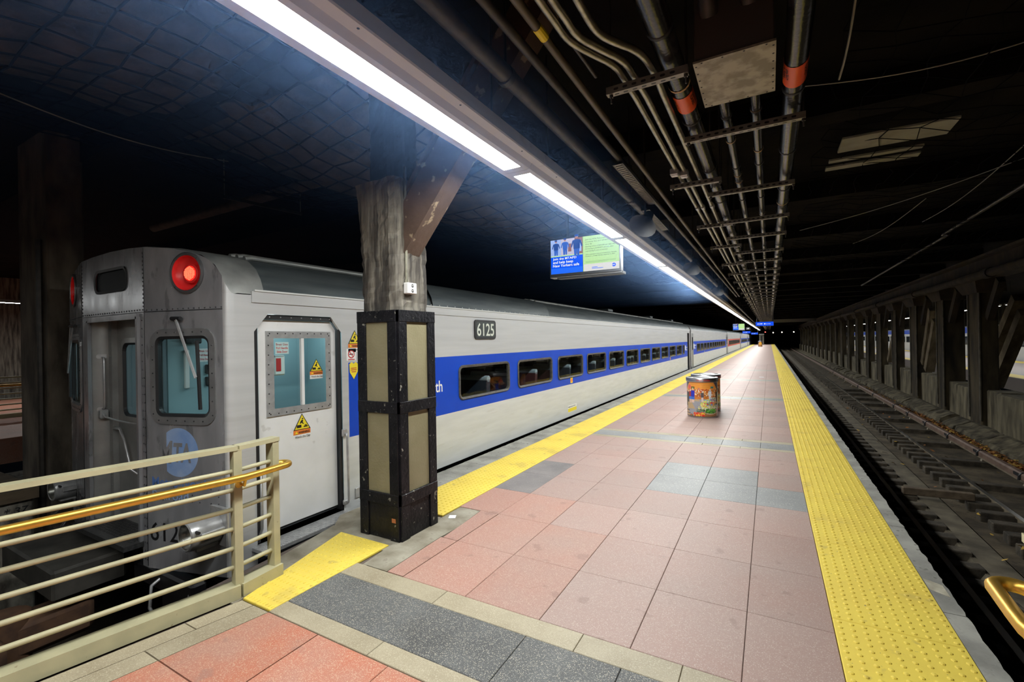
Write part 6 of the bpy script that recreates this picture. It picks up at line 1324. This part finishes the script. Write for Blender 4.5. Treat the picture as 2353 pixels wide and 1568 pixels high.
# ================================================================ FAR ENDS
t = thing('kiosk', 'pale booth closing the far end of the platform', 'kiosk', (-1.4, 122, 0)); mb = MB(); mb.cbox(-2.1, -1.1, 121, 123, 0, 2.3, 0.03); mb.build('body', mat('pale_kiosk', (0.55, 0.52, 0.42, 1), rough=0.7), t); mb = MB(); mb.box(-2.15, -1.05, 120.95, 123.05, 2.3, 2.42); mb.build('roof', DULLCH, t); mb = MB(); mb.box(-1.8, -1.4, 120.98, 121, 0.05, 2.0); mb.build('door', GASKET, t)
for k, (x, z, c, lab) in enumerate(((-0.85, 2.87, (1, 0.05, 0.04, 1), 'red signal lamp at the far end of the platform'), (0.8, 2.7, (1, 0.9, 0.7, 1), 'small white lamp far down the track, left one'), (2.6, 2.75, (1, 0.9, 0.7, 1), 'small white lamp far down the track, middle one'), (5.0, 2.75, (1, 0.9, 0.7, 1), 'small white lamp far down the track, right one'))):
    t = thing('tunnel_lamp', lab, 'lamp', (x, 126, z)); mb = MB(); mb.lathe((x, 126, z), (0, -1, 0), [(0.16, -0.1), (0.16, 0.0), (0.12, 0.02)], 14); mb.build('hood', RUBBER, t); mb = MB(); mb.lathe((x, 126, z), (0, -1, 0), [(0.12, 0.02), (0.0, 0.05)], 14); mb.build('lens', emis('tunnel_lens_%d' % k, c, 10), t)
    mb = MB(); mb.cyl((x, 126.05, z + 0.15), (x, 126.05, CZ), 0.03, n=6); mb.build('stem', RUBBER, t)
def far_fixture(x, y0, ln, label, s, grp):
    t = thing('ceiling_light', label, 'ceiling light', (x, y0 + ln / 2, 3.2), grp); mb = MB(); mb.prism([(x - 0.12, y0, 3.21), (x + 0.12, y0, 3.21), (x + 0.09, y0, 3.30), (x - 0.09, y0, 3.30)], (0, ln, 0)); mb.build('housing', FIXT, t)
    mb = MB(); mb.add([(x - 0.08, y0 + 0.05, 3.205), (x + 0.08, y0 + 0.05, 3.205), (x + 0.08, y0 + ln - 0.05, 3.205), (x - 0.08, y0 + ln - 0.05, 3.205)], [(0, 1, 2, 3)]); mb.build('diffuser', s, t)
    for yr in (y0 + 0.4, y0 + ln - 0.4): mb = MB(); mb.cyl((x, yr, 3.3), (x, yr, CZ), 0.01, n=6); mb.build('rod', DARKPIPE, t)
FE = emis('far_diffuser', LAMP_COLOR, 34.0, True)
for i in range(7): far_fixture(11.0, 22 + i * 13.0, 12.0, '%s light over the far platform behind the right-hand piers, counted from the right edge' % ORD[i], FE, 'lights over the right-hand far platform')
for i in range(2): far_fixture(-20.5, 2.0 + i * 5, 4.5, '%s light over the far platform left of the dark column' % ('nearer' if i == 0 else 'farther'), FE, 'lights over the left-hand far platform')
# light row across the concourse left of the viewer: its reflection shows on the train front
for k, x0 in enumerate((-20.0, -15.6)):
    t = thing('ceiling_light', 'concourse ceiling light outside the frame, %s one' % ('farther' if k == 0 else 'nearer'), 'ceiling light', (x0 + 2, -2.4, 3.2), 'concourse lights')
    mb = MB(); mb.prism([(x0, -2.52, 3.21), (x0, -2.28, 3.21), (x0, -2.31, 3.30), (x0, -2.49, 3.30)], (4.2, 0, 0)); mb.build('housing', FIXT, t)
    mb = MB(); mb.add([(x0 + 0.05, -2.48, 3.205), (x0 + 4.15, -2.48, 3.205), (x0 + 4.15, -2.32, 3.205), (x0 + 0.05, -2.32, 3.205)], [(0, 1, 2, 3)]); mb.build('diffuser', FE, t)
    for xr in (x0 + 0.5, x0 + 3.7): mb = MB(); mb.cyl((xr, -2.4, 3.3), (xr, -2.4, CZ), 0.01, n=6); mb.build('rod', DARKPIPE, t)
# far train on the right
t = thing('train_car', 'pale train with blue roof line glimpsed between the right-hand piers', 'train car', (15.0, 80, -1.2))
mb = MB(); mb.cbox(13.6, 16.6, 30, 118, -0.3, 2.3, 0.15); mb.build('body', mat('far_train_silver', (0.55, 0.55, 0.55, 1), rough=0.45, metal=0.2), t); mb = MB(); mb.box(13.585, 13.6, 30, 118, 1.75, 2.2); mb.build('side_stripe', BLUE, t)
for i in range(44):
    mb = MB(); mb.box(13.58, 13.6, 31 + i * 1.95, 32.3 + i * 1.95, 0.85, 1.5); mb.build('window', WDARK, t)
# railing on the far left platform
t = thing('railing', 'cream railing with brass rail on the far platform, left of the dark column', 'railing', (-17, 4, 0))
for z in (0.2, 0.34, 0.48, 0.62, 0.76, 0.90):
    mb = MB(); mb.tube([(-17.2, 1.0, z), (-17.2, 7.5, z)], 0.02, 8); mb.build('bar', CREAM, t)
mb = MB(); mb.box(-17.25, -17.15, 1.0, 7.5, 1.02, 1.06); mb.build('top_rail', CREAM, t); mb = MB(); mb.box(-17.25, -17.15, 1.0, 7.5, 0.0, 0.1); mb.build('base_rail', CREAM, t); mb = MB(); mb.tube([(-17.05, 1.0, 0.84), (-17.05, 7.5, 0.84)], 0.03, 8); mb.build('handrail', BRASS, t)
for yv in (1.5, 3.4, 5.3, 7.4): mb = MB(); mb.box(-17.24, -17.16, yv, yv + 0.06, 0.1, 1.02); mb.build('post', CREAM, t)
# black pipe lengths and cable running on the right-hand ceiling
for k, (y0, y1, x) in enumerate(((6, 14, 3.4), (14, 26, 3.6))):
    pipe([(x, y0, 4.02), (x + 0.1, y1, 4.02)], 0.035, DARKPIPE, 'ceiling_pipe', 'dark pipe on the ceiling above the empty track, %s length' % ('nearer' if k == 0 else 'farther'))
# ================================================================ LENS GLOW: added scatter volume imitating lens glare round the near lights
hz = bpy.data.materials.new('lens_glow_scatter'); hz.use_nodes = True; nt = hz.node_tree; nt.nodes.remove(nt.nodes['Principled BSDF'])
vs_ = nt.nodes.new('ShaderNodeVolumeScatter'); vs_.inputs['Color'].default_value = (0.30, 0.52, 1.0, 1); vs_.inputs['Density'].default_value = 0.026; vs_.inputs['Anisotropy'].default_value = 0.45
nt.links.new(vs_.outputs[0], nt.nodes['Material Output'].inputs['Volume'])
mb = MB(); mb.box(-7.4, -0.95, -1.0, 14, 2.72, 4.44); tag(mb.build('lens_glow', hz), 'bluish haze hanging round the near ceiling lights', 'haze', kind='stuff')
SC.cycles.volume_bounces = 0
